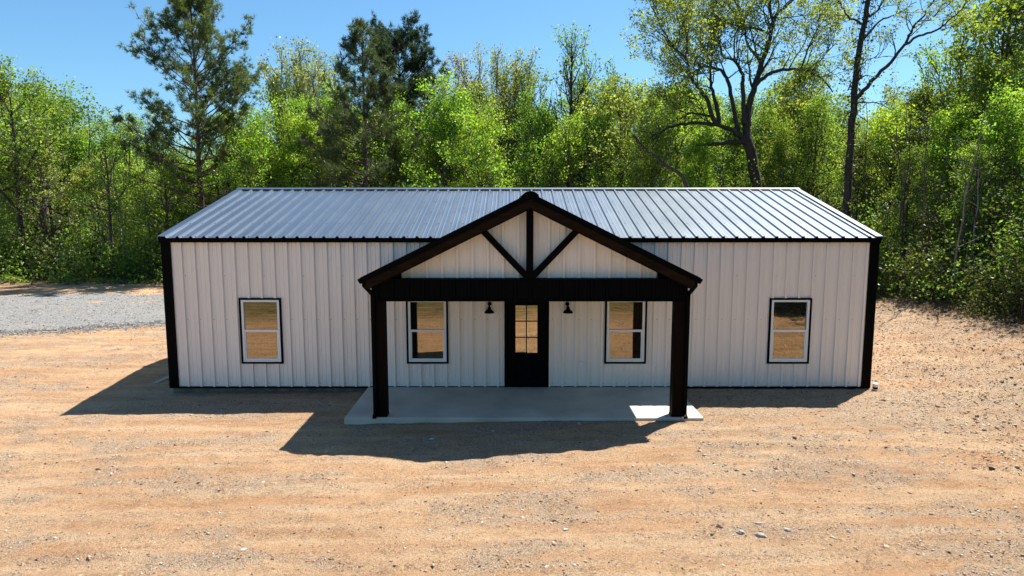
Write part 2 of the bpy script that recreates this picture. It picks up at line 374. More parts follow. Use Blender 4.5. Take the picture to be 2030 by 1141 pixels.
dens = lambda x, y: .035 + .8 * grit(x, y) ** 1.3
def scatter(n, x0, x1, y0, y1, dn, s0, sg):
    x = rng.uniform(x0, x1, n); y = y0 + (y1 - y0) * rng.random(n) ** 1.25
    k = (rng.random(n) < dn(x, y)) & ~((np.abs(x) < 8.35) & (y > -.03)) & ~((x > -3.75) & (x < 3.85) & (y > -2.5) & (y < .1))
    x, y = x[k], y[k]; sz = np.clip(s0 * np.exp(sg * rng.standard_normal(len(x))), .004, .045)
    return np.stack([x, y, gz(x, y) - sz * .05], -1), sz
A = [scatter(300000, -14, 17.5, -8.8, 10, lambda x, y: .10 + .75 * grit(x, y) ** 1.3, .0085, .55), scatter(34000, 5, 15.5, -5, 11, lambda x, y: sstep(6.5, 9, x) * (.4 + .6 * vn(x, y * 1.3)), .014, .55)]
P_ = np.vstack([a[0] for a in A]); sz = np.concatenate([a[1] for a in A])
V, F, tn = pebbles(P_, sz)
tag(link('loose_stones', mesh('loose_stones', V, F, False, tn), 'stones'), 'loose tan and white pebbles scattered over the dirt lot', 'pebbles', kind='stuff')
n = 26000
px_ = -8.6 - 16 * rng.random(n) ** 1.1; e = rng.random(n) < .6
lo = 7.3 + (px_ + 17.6) * .46
py_ = np.where(e, lo + .5 * rng.standard_normal(n), rng.uniform(lo, 18.3)) ; sz = np.clip(.017 * np.exp(.4 * rng.standard_normal(n)), .008, .05)
V, F, tn = pebbles(np.stack([px_, py_, gz(px_, py_) + np.where(e & (py_ < lo), .005, .035)], -1), sz)
tag(link('crushed_stone', mesh('crushed_stone', V, F, False, tn), 'greystones'), 'loose grey crushed stone strewn on and along the gravel drive', 'gravel', kind='stuff')

import bmesh
def stone(x, y, sx, sy, sz_, rz, label, mat):
    bm = bmesh.new(); bmesh.ops.create_icosphere(bm, subdivisions=2, radius=1)
    for v in bm.verts:
        k = 1 + .28 * (random.random() - .5); v.co = Vector((round(v.co.x * 1.6) / 1.6 * .5 + v.co.x * .5, v.co.y, max(-.6, min(.62, v.co.z)))) * k
        v.co.x *= sx * .72; v.co.y *= sy * .85; v.co.z *= sz_
    me = bpy.data.meshes.new('stone'); bm.to_mesh(me); bm.free()
    o = link('stone', me, mat, None, (x, y, float(gz(x, y)) + sz_ * .15)); o.rotation_euler = (random.uniform(-.15, .15), random.uniform(-.15, .15), rz)
    return tag(o, label, 'stone', 'larger stones on the dirt lot')
M['rock'] = simple('pale_grey_rock', (.34, .31, .27), .85, 0, .25, 9, None, .5, .01)
M['rock_brown'] = simple('brown_rock', (.27, .17, .11), .85, 0, .25, 9, None, .5, .01)
for a in ((3.10, -7.22, .10, .055, .05, -.45, 'long pale grey stone on the dirt, nearer of the two lying side by side', 'rock'),
          (2.86, -7.15, .075, .05, .045, .25, 'short pale grey stone just left of the long pale one on the dirt', 'rock'),
          (3.50, -7.07, .065, .045, .045, .1, 'rounded grey stone on the dirt, right of the two pale stones', 'rock'),
          (2.62, -6.98, .05, .035, .035, .6, 'small dark-sided stone left of the pale pair of stones', 'rock_brown'),
          (3.18, -6.93, .09, .03, .03, .05, 'thin flat stone lying behind the pale pair of stones', 'rock'),
          (4.28, -7.18, .04, .035, .03, .5, 'small lone grey stone on the dirt right of the stone patch', 'rock'),
          (5.05, -3.55, .06, .045, .045, .2, 'dark brown stone on the pale gravel right of the porch', 'rock_brown'),
          (.42, -6.62, .045, .03, .03, .3, 'small brown stone on the dirt in front of the door', 'rock_brown'),
          (-.55, -2.98, .05, .04, .03, .2, 'light stone in the shade in front of the porch slab', 'rock'),
          (-7.0, -1.72, .05, .035, .03, .1, 'pale stone at the edge of the house shadow, left window side', 'rock')):
    stone(*a)

p = px2w(855, 853, -3.27); sc_ = stone(p[0], -3.27, .07, .035, .02, .2, 'pale blue scrap on the shaded ground in front of the porch', simple('pale_blue_plastic', (.45, .58, .75), .5)); sc_.name = 'scrap'; sc_['category'] = 'scrap'; del sc_['group']
# ------------------------------------------------------------ house
PITCH_P = .3048
def profile(x0, x1, rib0, deep=.032, minor=.006, hb=.036, ht=.023):
    """breakpoints (x, height) of ribbed sheet steel between x0 and x1; ribs at rib0 + k*PITCH"""
    pts = []
    k = math.floor((x0 - rib0) / PITCH_P) - 1
    while rib0 + k * PITCH_P < x1 + .4:
        c = rib0 + k * PITCH_P
        pts += [(c - hb, 0), (c - ht, deep), (c + ht, deep), (c + hb, 0)]
        for mm in (.102, .203): pts += [(c + mm - .018, 0), (c + mm - .008, minor), (c + mm + .008, minor), (c + mm + .018, 0)]
        k += 1
    xs = [p[0] for p in pts]; hs_ = [p[1] for p in pts]
    h = lambda x: float(np.interp(x, xs, hs_))
    return [x for x in xs if x0 < x < x1], h
def sheet(x0, x1, lo, hi, rib0, openings=(), extra=(), mapf=None, deep=.038, minor=.006, hb=.036, ht=.023):
    inner, h = profile(x0, x1, rib0, deep, minor, hb, ht)
    ed = [x0, x1] + [e for e in extra if x0 < e < x1] + [e for o in openings for e in o[:2] if x0 < e < x1]
    xs = sorted(set([round(v, 5) for v in inner + ed])); V = []; Fc = []
    for a, b in zip(xs[:-1], xs[1:]):
        if b - a < 1e-4: continue
        mid = (a + b) / 2; iv = [((lo(a), lo(b)), (hi(a), hi(b)))]
        for (ox0, ox1, oz0, oz1) in openings:
            if ox0 < mid < ox1: iv = [(iv[0][0], (oz0, oz0)), ((oz1, oz1), iv[0][1])]
        for (l0, l1), (h0, h1) in iv:
            if h0 - l0 < .002 and h1 - l1 < .002: continue
            n = len(V); V += [mapf(a, l0, h(a)), mapf(b, l1, h(b)), mapf(b, max(h1, l1), h(b)), mapf(a, max(h0, l0), h(a))]; Fc.append((n, n + 1, n + 2, n + 3))
    return V, Fc
def sheet_obj(name, VF, mat, parent):
    me = mesh(name, VF[0], VF[1]); b = bmesh.new(); b.from_mesh(me); bmesh.ops.remove_doubles(b, verts=b.verts, dist=1e-5); b.to_mesh(me); b.free()
    return link(name, me, mat, parent)

ZW0, ZW1 = .115, 3.535; XL, XR = -8.07, 8.08; RIB0 = -7.835
def undercut_ribs(name, x0, x1, lo, hi, rib0, openings, mapf, mat, parent, depth=.046, foot=.015, head=.029):  # undercut sides are made up so that shade draws dark lines along the ribs
    k = math.ceil((x0 - rib0 - .03) / PITCH_P)
    while rib0 + k * PITCH_P < x1 - .03:
        c = rib0 + k * PITCH_P; k += 1
        if c < x0 + .03: continue
        iv = [(lo(c), hi(c))]
        for (a, b, z0, z1) in openings:
            if a - .03 < c < b + .03: iv = [(iv[0][0], z0 - .015), (z1 + .015, iv[0][1])]
        for (l, h) in iv:
            if h - l < .05: continue
            P = [(-foot, 0), (-head, depth * .8), (-head * .8, depth), (head * .8, depth), (head, depth * .8), (foot, 0)]
            t = [hi(c + a) if h == hi(c) else h for a, _ in P]
            V = [mapf(c + a, l, w) for a, w in P] + [mapf(c + a, tt, w) for (a, w), tt in zip(P, t)]
            MB().add(V, [(i, i + 1, i + 7, i + 6) for i in range(5)] + [(0, 5, 4, 3, 2, 1), (6, 7, 8, 9, 10, 11)]).build(name, mat, parent)
house = empty('house', (0, 0, 0), 'white metal sided house with grey ribbed steel roof and black trim', 'house')
M['footing'] = simple('soil_stained_concrete', (.15, .135, .11), .85, 0, .3, 4, None, .3, .01)
fnd = MB().box(-8.24, 8.24, .045, 9.28, -.3, .08).build('foundation', 'footing', house)
core = MB().prism([(.06, .085), (9.2, .085), (9.2, 3.5), (4.66, 4.66), (.06, 3.5)], 0, -8.2, 8.2).build('wall_core', 'core', house)
WIN = [(-6.06, 'w'), (-2.17, 'w'), (2.475, 'w'), (6.31, 'w')]; WZ0, WZ1 = .668, 2.228; WH = .49
DX0, DX1, DZ1 = -.365, .68, 2.30
ops = [(x - WH + .03, x + WH - .03, WZ0 + .03, WZ1 - .03) for x, _ in WIN] + [(DX0 + .03, DX1 - .03, 0, DZ1 - .03)]
k = 0; x = XL
while x < XR - .01:
    x1 = min(XR, RIB0 + .041 + .9144 * (k + 1) - .6096)
    oo = [o for o in ops if o[0] < x1 and o[1] > x]
    off = -.002 if k % 2 else 0.0
    sheet_obj('wall_panel', sheet(x, x1, lambda a: ZW0 - .02, lambda a: ZW1 + .03, RIB0 + 50 * PITCH_P, oo, (), lambda u, v, w: (u, -.0 - w + off, v), 0.0001), 'panel', core)
    undercut_ribs('panel_rib', x, x1, lambda a: ZW0 - .02, lambda a: ZW1 + .03, RIB0, oo, lambda u, v, w: (u, -.0 - w + off, v), 'panel', core)
    x = x1; k += 1
for sx in (-1, 1):       # side walls
    y = .0; k = 0
    while y < 9.2:
        y1 = min(9.25, y + .9144)
        sheet_obj('wall_panel', sheet(y, y1, lambda a: ZW0 - .02, lambda a: 3.50 + .2487 * (a if a < 4.66 else 9.32 - a), .15, (), (4.66,), lambda u, v, w: (sx * (8.215 + w + .002 * (k % 2)), u, v)), 'panel', core)
        y = y1; k += 1
# trims
MB().box(XL - .002, XR + .002, -.050, .03, .078, ZW0, .004).build('base_trim', 'black', house)
for sx in (-1, 1):
    x0 = XL if sx < 0 else XR; xo = sx * 8.285
    m = MB(); m.prism([(x0, -.045), (xo, -.045), (xo, .20), (xo - sx * .03, .20), (xo - sx * .03, -.005), (x0, -.005)], 2, .078, 3.56).build('corner_trim', 'black', house)
    MB().prism([(xo, 9.3), (xo - sx * .2, 9.3), (xo - sx * .2, 9.26), (xo - sx * .03, 9.26), (xo - sx * .03, 9.1), (xo, 9.1)], 2, .078, 3.56).build('corner_trim', 'black', house)
    # rake trim on the gable ends
    MB().prism([(-.095, 3.52), (4.66, 4.705), (9.415, 3.52), (9.415, 3.635), (4.66, 4.82), (-.095, 3.635)], 0, sx * 8.262, sx * 8.284).build('rake_trim', 'black', house)
MB().prism([(-.115, 3.62), (-.085, 3.628), (-.06, 3.628), (-.06, 3.535), (-.115, 3.525)], 0, -8.285, 8.285).build('eave_trim', 'black', house)
MB().prism([(9.435, 3.62), (9.40, 3.628), (9.38, 3.628), (9.38, 3.535), (9.435, 3.525)], 0, -8.285, 8.285).build('eave_trim', 'black', house)
# roof
SL = .2487; cs = 1 / math.hypot(1, SL); sn = SL * cs; RY0, RZ0, RYR = -.13, 3.632, 4.66
RL = (RYR - RY0) / cs; PCX = .165
rcore = MB().prism([(-.06, 3.56), (4.66, 4.73), (9.38, 3.56), (9.38, 3.62), (4.66, 4.80), (-.06, 3.62)], 0, -8.255, 8.255).build('roof', 'core', house)
for side in (0, 1):
    k = 0; x = -8.285
    while x < 8.28:
        x1 = min(8.285, -8.285 + .9144 * (k + 1) + .05)
        off = .0018 * (k % 2)
        def mp(u, v, w, side=side, off=off):
            w = w + off; y = RY0 + v * cs - w * sn; z = RZ0 + v * sn + w * cs
            return (u, y if side == 0 else 2 * RYR - y, z)
        vf = sheet(x, x1, lambda a: 0, lambda a: RL, -8.15, (), (), mp, .038, .0022, .044, .021)
        # sheets run under the ridge cap; split along the slope so the long flats can oil-can a little
        o = sheet_obj('roof_panel', vf, 'galv', rcore)
        b = bmesh.new(); b.from_mesh(o.data)
        es = [e for e in b.edges if e.calc_length() > 2]; bmesh.ops.subdivide_edges(b, edges=es, cuts=12, use_grid_fill=True)
        for v_ in b.verts:
            v_.co.z += .0009 * (math.sin(v_.co.y * 3.1 + x * 7) * math.sin(v_.co.x * 9.3 + k * 2.1)) 
        b.to_mesh(o.data); b.free()
        x = x1; k += 1
rz = RZ0 + RL * sn
MB().prism([(RYR - .16, rz - .002), (RYR - .155, rz + .012), (RYR - .02, rz + .056), (RYR + .02, rz + .056), (RYR + .155, rz + .012), (RYR + .16, rz - .002), (RYR + .02, rz + .046), (RYR - .02, rz + .046)], 0, -8.30, 8.30).build('ridge_cap', 'galv', rcore)
for sx in (-1, 1):       # folded steel rake caps along the roof ends
    xa, xb = sx * 8.30, sx * 8.15
    for s_ in (0, 1):
        P = []
        for v in (0, RL - .12):
            y = RY0 + v * cs; z = RZ0 + v * sn; y = y if s_ == 0 else 2 * RYR - y
            P += [(xa, y, z - .06), (xa, y, z + .042), (xb, y, z + .040), (xb, y, z + .034), (xa - sx * .006, y, z + .034), (xa - sx * .006, y, z - .06)]
        m = MB(); m.add(P, [(0, 1, 7, 6), (1, 2, 8, 7), (2, 3, 9, 8), (3, 4, 10, 9), (4, 5, 11, 10), (5, 0, 6, 11), (0, 5, 4, 3, 2, 1), (6, 7, 8, 9, 10, 11)]).build('rake_cap', 'galv', rcore)
# screw heads on wall and roof (too small to pick apart: one part)
m = MB()
def screw(p, ax, r=.007):
    x, y, z = p
    if ax == 'y': m.box(x - r, x + r, y - .006, y, z - r, z + r)
    else: m.box(x - r, x + r, y - r, y + r, z, z + .007)
kk = 0
while RIB0 + kk * PITCH_P < XR:
    c = RIB0 + kk * PITCH_P
    for zz in (.19, 1.72, 2.75):
        if kk % (1 if zz < 2 else 3) == 0 and not any(o[0] - .1 < c + .06 < o[1] + .1 and o[2] - .1 < zz < o[3] + .1 for o in ops): screw((c + .065, -.001, zz), 'y')
    kk += 1
m.build('screws', 'core', house)['kind'] = 'stuff'
m = MB()
for r_ in range(5):
    v = .12 + r_ * 1.1; kk = 0
    while -8.15 + kk * PITCH_P < 8.2:
        screw((-8.15 + kk * PITCH_P + .065, RY0 + v * cs, RZ0 + v * sn + .001), 'z', .011); kk += 1
m.build('screws', 'core', house)['kind'] = 'stuff'

# windows
def window(cx, lab=None):
    x0, x1 = cx - WH, cx + WH; z0, z1 = WZ0, WZ1; t = .043
    m = MB(); y0, y1 = -.052, .03
    m.box(x0, x0 + t, y0, y1, z0, z1, .003).box(x1 - t, x1, y0, y1, z0, z1, .003).box(x0 + t, x1 - t, y0, y1, z1 - t, z1, .003).box(x0 + t, x1 - t, y0, y1, z0, z0 + t, .003)
    w = m.build('window', 'black', house)
    a0, a1, b0, b1 = x0 + t, x1 - t, z0 + t, z1 - t; f = .055; m = MB(); y0 = -.040
    m.box(a0, a0 + f, y0, y1, b0, b1, .004).box(a1 - f, a1, y0, y1, b0, b1, .004).box(a0 + f, a1 - f, y0, y1, b1 - f * .9, b1, .004).box(a0 + f, a1 - f, y0, y1, b0, b0 + f * .75, .004)
    m.build('frame', 'vinyl', w)
    zm = (b0 + b1) / 2 + .005
    MB().box(a0 + f, a1 - f, -.032, .03, zm - .027, zm + .027, .004).build('meeting_rail', 'vinyl', w)
    s = .028; m = MB(); l0 = b0 + f * .75
    m.box(a0 + f, a0 + f + s, -.024, .03, l0, zm - .027, .003).box(a1 - f - s, a1 - f, -.024, .03, l0, zm - .027, .003).box(a0 + f + s, a1 - f - s, -.024, .03, l0, l0 + s * 1.3, .003)
    m.build('lower_sash', 'vinyl', w)
    def pane(xa, xb, za, zb, y):
        g = mesh('pane', [(xa, y, za), (xb, y, za), (xb, y, zb), (xa, y, zb), (xa, y + .006, za), (xb, y + .006, za), (xb, y + .006, zb), (xa, y + .006, zb)], [(0, 1, 2, 3), (7, 6, 5, 4), (0, 4, 5, 1), (1, 5, 6, 2), (2, 6, 7, 3), (3, 7, 4, 0)])
        return link('pane', g, 'glass', w)
    pane(a0 + f - .005, a1 - f + .005, zm + .02, b1 - f * .9 + .005, .004)
    pane(a0 + f + s - .005, a1 - f - s + .005, l0 + s * 1.3 - .005, zm - .02, -.008)
    if lab: w['label'] = lab
for (cx, _), lab in zip(WIN, ('window left of the porch, whole glass showing', 'porch window on the left of the door', 'porch window on the right of the door', 'window right of the porch with dark upper pane')): window(cx, lab)
# door
m = MB(); t = .06
m.box(DX0, DX0 + t, -.055, .03, .085, DZ1, .004).box(DX1 - t, DX1, -.055, .03, .085, DZ1, .004).box(DX0 + t, DX1 - t, -.055, .03, DZ1 - t, DZ1, .004)
door = m.build('door', 'black', house); door['label'] = 'black front door with six panes of glass'
dxa, dxb = DX0 + t + .004, DX1 - t - .004; gxa, gxb, gza, gzb = -.116, .419, .909, 2.062
m = MB(); y0, y1 = -.015, .03
m.box(dxa, gxa, y0, y1, .095, DZ1 - t - .004, .003).box(gxb, dxb, y0, y1, .095, DZ1 - t - .004, .003).box(gxa, gxb, y0, y1, gzb, DZ1 - t - .004, .003).box(gxa, gxb, y0, y1, .095, .30, .003).box(gxa, gxb, y0, y1, .76, gza, .003)
m.build('door_leaf', 'black', door)
MB().box(gxa + .001, gxb - .001, .0, .03, .301, .759, .012).build('door_panel', 'black', door)
MB().box(dxa, dxb, -.09, .03, .082, .094, .003).build('threshold', 'galv', door)
MB().box((gxa + gxb) / 2 - .012, (gxa + gxb) / 2 + .012, -.012, .012, gza, gzb, .003).build('muntin', 'black', door)
for q in (1, 2):
    zz = gza + (gzb - gza) * q / 3
    MB().box(gxa, gxb, -.0105, .0105, zz - .012, zz + .012, .003).build('muntin', 'black', door)
for q in range(3):
    for c in range(2):
        xa = gxa + (gxb - gxa) * c / 2 + .0125; xb = gxa + (gxb - gxa) * (c + 1) / 2 - .0125; za = gza + (gzb - gza) * q / 3 + .0125; zb = gza + (gzb - gza) * (q + 1) / 3 - .0125
        link('pane', mesh('pane', [(xa, .0, za), (xb, .0, za), (xb, .0, zb), (xa, .0, zb), (xa, .005, za), (xb, .005, za), (xb, .005, zb), (xa, .005, zb)], [(0, 1, 2, 3), (7, 6, 5, 4), (0, 4, 5, 1), (1, 5, 6, 2), (2, 6, 7, 3), (3, 7, 4, 0)]), 'door_glass', door)
MB().tube([(.555, -.015, 1.10), (.555, -.06, 1.10), (.47, -.065, 1.10)], [.012, .012, .010], 8).box(.535, .575, -.022, -.014, 1.02, 1.20, .003).build('handle', 'black', door)

# porch
SX0, SX1, SY0 = -3.59, 3.70, -2.375
slab = MB().box(SX0, SX1, SY0, .04, -.25, .105, .012).build('porch_slab', 'concrete', house)
PT = .5; PZ = 4.595; HWD = 3.29; EZ = PZ - HWD * .4945
psl = .4945; pc = 1 / math.hypot(1, psl); ps = psl * pc
proof = MB()
for sx in (-1, 1):       # roof deck
    X_ = lambda d: PCX + sx * d
    yv = 3.62
    top = [(X_(0), -2.59, PZ - .05), (X_(HWD - .03), -2.59, EZ - .035), (X_(HWD - .03), -.04, EZ - .035), (X_(2.05), -.04, PZ - .05 - 2.05 * psl), (X_(0), yv, PZ - .05)]
    bot = [(a, b, c - .10) for a, b, c in top]; n = 5
    proof.add(top + bot, [(0, 1, 2, 3, 4), (9, 8, 7, 6, 5)] + [(i, i + 5, (i + 1) % 5 + 5, (i + 1) % 5) for i in range(5)])
proof = proof.build('porch_roof', 'wood', house)
for sx in (-1, 1):
    y = -2.62; k = 0; L_ = HWD / pc
    def lo(yy): return 0.0 if yy <= -.0399 else (HWD - 1.93 * max(0, 1 - max(0, yy + .04) / 3.75)) / pc
    def mp2(u, v, w, sx=sx):
        d = HWD - v * pc + w * ps; return (PCX + sx * d, u, EZ + v * ps + w * pc - .02)
    while y < 3.6:
        y1 = min(3.65, y + .9144)
        if y < -.04 < y1:
            sheet_obj('roof_sheet', sheet(y, -.04, lambda a: 0, lambda a: L_ - .01, -2.5, (), (), mp2), 'black', proof)
            sheet_obj('roof_sheet', sheet(-.0398, y1, lo, lambda a: L_ - .01, -2.5, (), (), mp2), 'black', proof)
        else: sheet_obj('roof_sheet', sheet(y, y1, lo, lambda a: L_ - .01, -2.5, (), (), mp2), 'black', proof)
        y = y1; k += 1
    # rake trim (black steel angle) and stained fascia board below it
    def qx(d): return PCX + sx * d
    def bandp(d0, d1, z0, z1, y0, y1, cut=0):
        P = [(qx(d0), PZ - d0 * psl + z0), (qx(d1), PZ - d1 * psl + z0 + cut), (qx(d1), PZ - d1 * psl + z1), (qx(d0), PZ - d0 * psl + z1)]
        return MB().prism(P, 1, y0, y1)
    bandp(0, HWD + .012, -.105, .022, -2.635, -2.595).build('rake_trim', 'black', proof)
    bandp(0, HWD - .10, -.265, -.104, -2.615, -2.575, .0).build('fascia_board', 'fascia', proof)
    bandp(0, HWD - .16, -.292, -.262, -2.57, -2.20).build('soffit_board', 'wood', proof)
    # side eave fascia, gutter, downspout
    MB().box(min(qx(HWD - .10), qx(HWD - .06)), max(qx(HWD - .10), qx(HWD - .06)), -2.57, -.06, EZ - .20, EZ - .045).build('fascia_board', 'fascia', proof)
    gpoly = [(HWD - .035, EZ - .005), (HWD + .055, EZ - .012), (HWD + .06, EZ - .03), (HWD + .02, EZ - .095), (HWD - .035, EZ - .095), (HWD - .035, EZ - .085), (HWD + .012, EZ - .085), (HWD + .047, EZ - .03), (HWD - .027, EZ - .012)]
    MB().prism([(qx(a), b) for a, b in gpoly], 1, -2.625, -.06).build('gutter', 'black', proof)
    yd = -2.356
    xg = qx(HWD - .01); xp = qx(HWD - .175 + (.005 if sx < 0 else .03))
    ds = MB()
    def duct(pts, hw=.036):
        for (xa, za), (xb, zb) in zip(pts[:-1], pts[1:]):
            d = np.array([xb - xa, zb - za]); d /= np.linalg.norm(d); nrm = np.array([-d[1], d[0]]) * hw
            a = np.array([xa, za]) - d * .012; b = np.array([xb, zb]) + d * .012
            ds.prism([tuple(a + nrm), tuple(b + nrm), tuple(b - nrm), tuple(a - nrm)], 1, yd - .03, yd + .03)
    duct([(xg, EZ - .095), (xg, EZ - .17), (xp, EZ - .34), (xp, .22)])
    d_ = ds.build('downspout', 'black', proof)
    e = MB().prism([(yd - .03, .24), (yd + .03, .24), (yd + .03, .17), (yd - .08, .115), (yd - .12, .115), (yd - .12, .16), (yd - .03, .20)], 0, xp - .037, xp + .037).build('spout_elbow', 'black', house)
# ridge cap of the porch
MB().prism([(PCX - .17, PZ - .06), (PCX - .15, PZ - .012), (PCX - .09, PZ + .035), (PCX, PZ + .058), (PCX + .09, PZ + .035), (PCX + .15, PZ - .012), (PCX + .17, PZ - .06)], 1, -2.66, 3.72).build('ridge_cap', 'black', proof)
# posts, beams
for xc in (-2.853, 3.185):
    p = MB().box(xc - .123, xc + .123, -2.32, -2.07, .105, 2.48, .010).build('porch_post', 'wood', house)
    MB().box(xc - .128, xc + .128, -2.325, -2.065, .106, .135, .003).build('post_base', 'black', p)
bx0, bx1 = -2.985, 3.315
beam = MB().box(bx0, bx1, -2.30, -2.08, 2.482, 2.92, .004).build('porch_beam', 'black', house)
x = bx0; k = 0
while x < bx1 - .02:
    x1 = min(bx1, x + .9144)
    sheet_obj('beam_panel', sheet(x, x1, lambda a: 2.505, lambda a: 2.90, bx0 + .12, (), (), lambda u, v, w: (u, -2.303 - w * .8 - .001 * (k % 2), v)), 'black', beam); x = x1; k += 1
MB().box(bx0 - .004, bx1 + .004, -2.338, -2.07, 2.478, 2.506, .003).build('beam_trim', 'black', beam)
MB().box(bx0 - .004, bx1 + .004, -2.345, -2.07, 2.899, 2.93, .003).build('beam_trim', 'black', beam)
for xc in (-2.853, 3.185): MB().box(xc - .11, xc + .11, -2.08, .0, 2.60, 2.90, .006).build('side_beam', 'black', house)
# gable wall of the porch
gy_ = -2.12
gtop = lambda a: PZ - .17 - abs(a - PCX) * psl
gcore = MB().prism([(PCX - 2.95, 2.93), (PCX + 2.95, 2.93), (PCX + 2.95, gtop(PCX + 2.95) + .01), (PCX, PZ - .16), (PCX - 2.95, gtop(PCX + 2.95) + .01)], 1, gy_ + .012, gy_ + .06).build('gable_wall', 'core', house)
x = PCX - 2.57; k = 0
while x < PCX + 2.55:
    x1 = min(PCX + 2.57, x + .9144)
    sheet_obj('gable_panel', sheet(x, x1, lambda a: 2.932, gtop, PCX - 2.36, (), (PCX,), lambda u, v, w: (u, gy_ - w * .8 - .0015 * (k % 2), v), .0001), 'panel', gcore)
    undercut_ribs('panel_rib', x, x1, lambda a: 2.932, gtop, PCX - 2.36, (), lambda u, v, w: (u, gy_ - w - .0015 * (k % 2), v), 'panel', gcore, .046); x = x1; k += 1
for sx in (-1, 1):
    xa, xb = PCX + sx * 2.57, PCX + sx * 3.0
    MB().prism([(xa, 2.932), (xb, 2.932), (xb, max(2.95, gtop(xb) + .02)), (xa, gtop(xa) + .0)], 1, gy_ - .05, gy_ + .005).build('gable_corner_panel', 'black', gcore)
king = MB().box(PCX - .070, PCX + .070, -2.33, -2.215, 2.931, PZ - .20, .006).build('king_post', 'black', house)
for sx in (-1, 1):
    a = np.array([PCX + sx * .02, 2.93]); b = np.array([PCX + sx * 1.06, 4.02]); d = (b - a) / np.linalg.norm(b - a); nr = np.array([-d[1], d[0]]) * .062
    MB().prism([tuple(a + nr), tuple(b + nr), tuple(b - nr), tuple(a - nr)], 1, -2.322, -2.225).build('gable_brace', 'black', house)

# things fixed to or standing by the house
def wall_lamp(x, zb, label):
    l = empty('wall_lamp', (x, -.002, zb + .01), label, 'wall lamp', 'barn lamps beside the front door'); l.scale = (.9, .9, .9)
    MB().tube([(0, -.03, .20), (0, -.045, .20)], [.055, .05], 16).build('wall_plate', 'black', l)
    th = np.linspace(0, math.pi, 9)
    arc = [(0, -.03, .20), (0, -.07, .20)] + [(0, -.07 - .09 * (1 - math.cos(t)), .20 + .06 * math.sin(t)) for t in th[1:]] + [(0, -.25, .155)]
    MB().tube(arc, .010, 8).build('arm', 'black', l)
    prof = [(.018, .185), (.022, .165), (.042, .155), (.045, .105), (.060, .085), (.105, .050), (.130, .010), (.132, .0)]
    m = MB(); n = 22; V = []; Fc = []
    pr = prof + [(r - .004, z) for r, z in prof[::-1]]
    for r, z in pr:
        for q in range(n): V.append((r * math.cos(q * 6.2832 / n), -.25 + r * math.sin(q * 6.2832 / n), z))
    for a in range(len(pr) - 1):
        for q in range(n): Fc.append((a * n + q, a * n + (q + 1) % n, (a + 1) * n + (q + 1) % n, (a + 1) * n + q))
    m.add(V, Fc).build('shade', 'black', l, smooth=True)
    MB().tube([(0, -.25, .185), (0, -.25, .225)], [.012, .008], 8).build('finial', 'black', l)
p = px2w(970, 621, -.25); wall_lamp(p[0], p[2], 'black barn style lamp on the wall left of the front door')
p = px2w(1126, 621, -.25); wall_lamp(p[0], p[2], 'black barn style lamp on the wall right of the front door')
o = empty('outlet_cover', (1.444, -.008, .66), 'small white outlet cover low on the porch wall right of the door', 'outlet')
MB().box(-.045, .045, -.035, .003, -.06, .06, .008).build('cover', 'plate', o); MB().box(.05, .105, -.012, .002, -.05, .05, .004).build('side_plate', 'panel', o)
o = empty('doorbell', (.821, -.002, 1.187), 'tiny white round button on the wall right of the door', 'doorbell')
MB().tube([(0, 0, 0), (0, -.012, 0)], [.028, .026], 16).build('ring', 'plate', o); MB().tube([(0, -.011, 0), (0, -.018, 0)], [.012, .011], 12).build('button', 'vinyl', o)
o = empty('drain_pipe', (8.37, -.10, float(gz(8.37, -.1))), 'white plastic pipe stub with cap at the right front corner of the house', 'pipe')
MB().tube([(0, 0, -.05), (0, 0, .10)], [.05, .05], 14).build('pipe', 'plate', o)
MB().tube([(0, 0, .095), (0, 0, .15), (0, 0, .165)], [.062, .062, .04], 14).build('cap', 'vinyl', o)
MB().tube([(0, 0, .03), (0, 0, .07)], [.058, .058], 14).build('collar', 'black', o)
bd = MB().box(-.075, .075, -1.2, 1.2, 0, .055, .006).build('plank', 'board'); bd.location = (-9.0, 1.95, float(gz(-9.0, 1.9)) + .004); bd.rotation_euler = (0, 0, -.06)
tag(bd, 'weathered grey board lying in the shade beside the left corner of the house', 'board')
# ------------------------------------------------------------ trees
def smooth_line(P, sub=3, jit=0):
    P = np.array(P, float); n = len(P)
    Q = np.vstack([2 * P[0] - P[1], P, 2 * P[-1] - P[-2]]); out = []
    for i in range(n - 1):
        a, b, c, d = Q[i:i + 4]
        for t in np.arange(sub) / sub:
            out.append(.5 * (2 * b + (c - a) * t + (2 * a - 5 * b + 4 * c - d) * t * t + (3 * b - a - 3 * c + d) * t ** 3))
    out.append(P[-1]); out = np.array(out)
    if jit: out[1:-1] += rng.normal(0, jit, out[1:-1].shape)
    return out

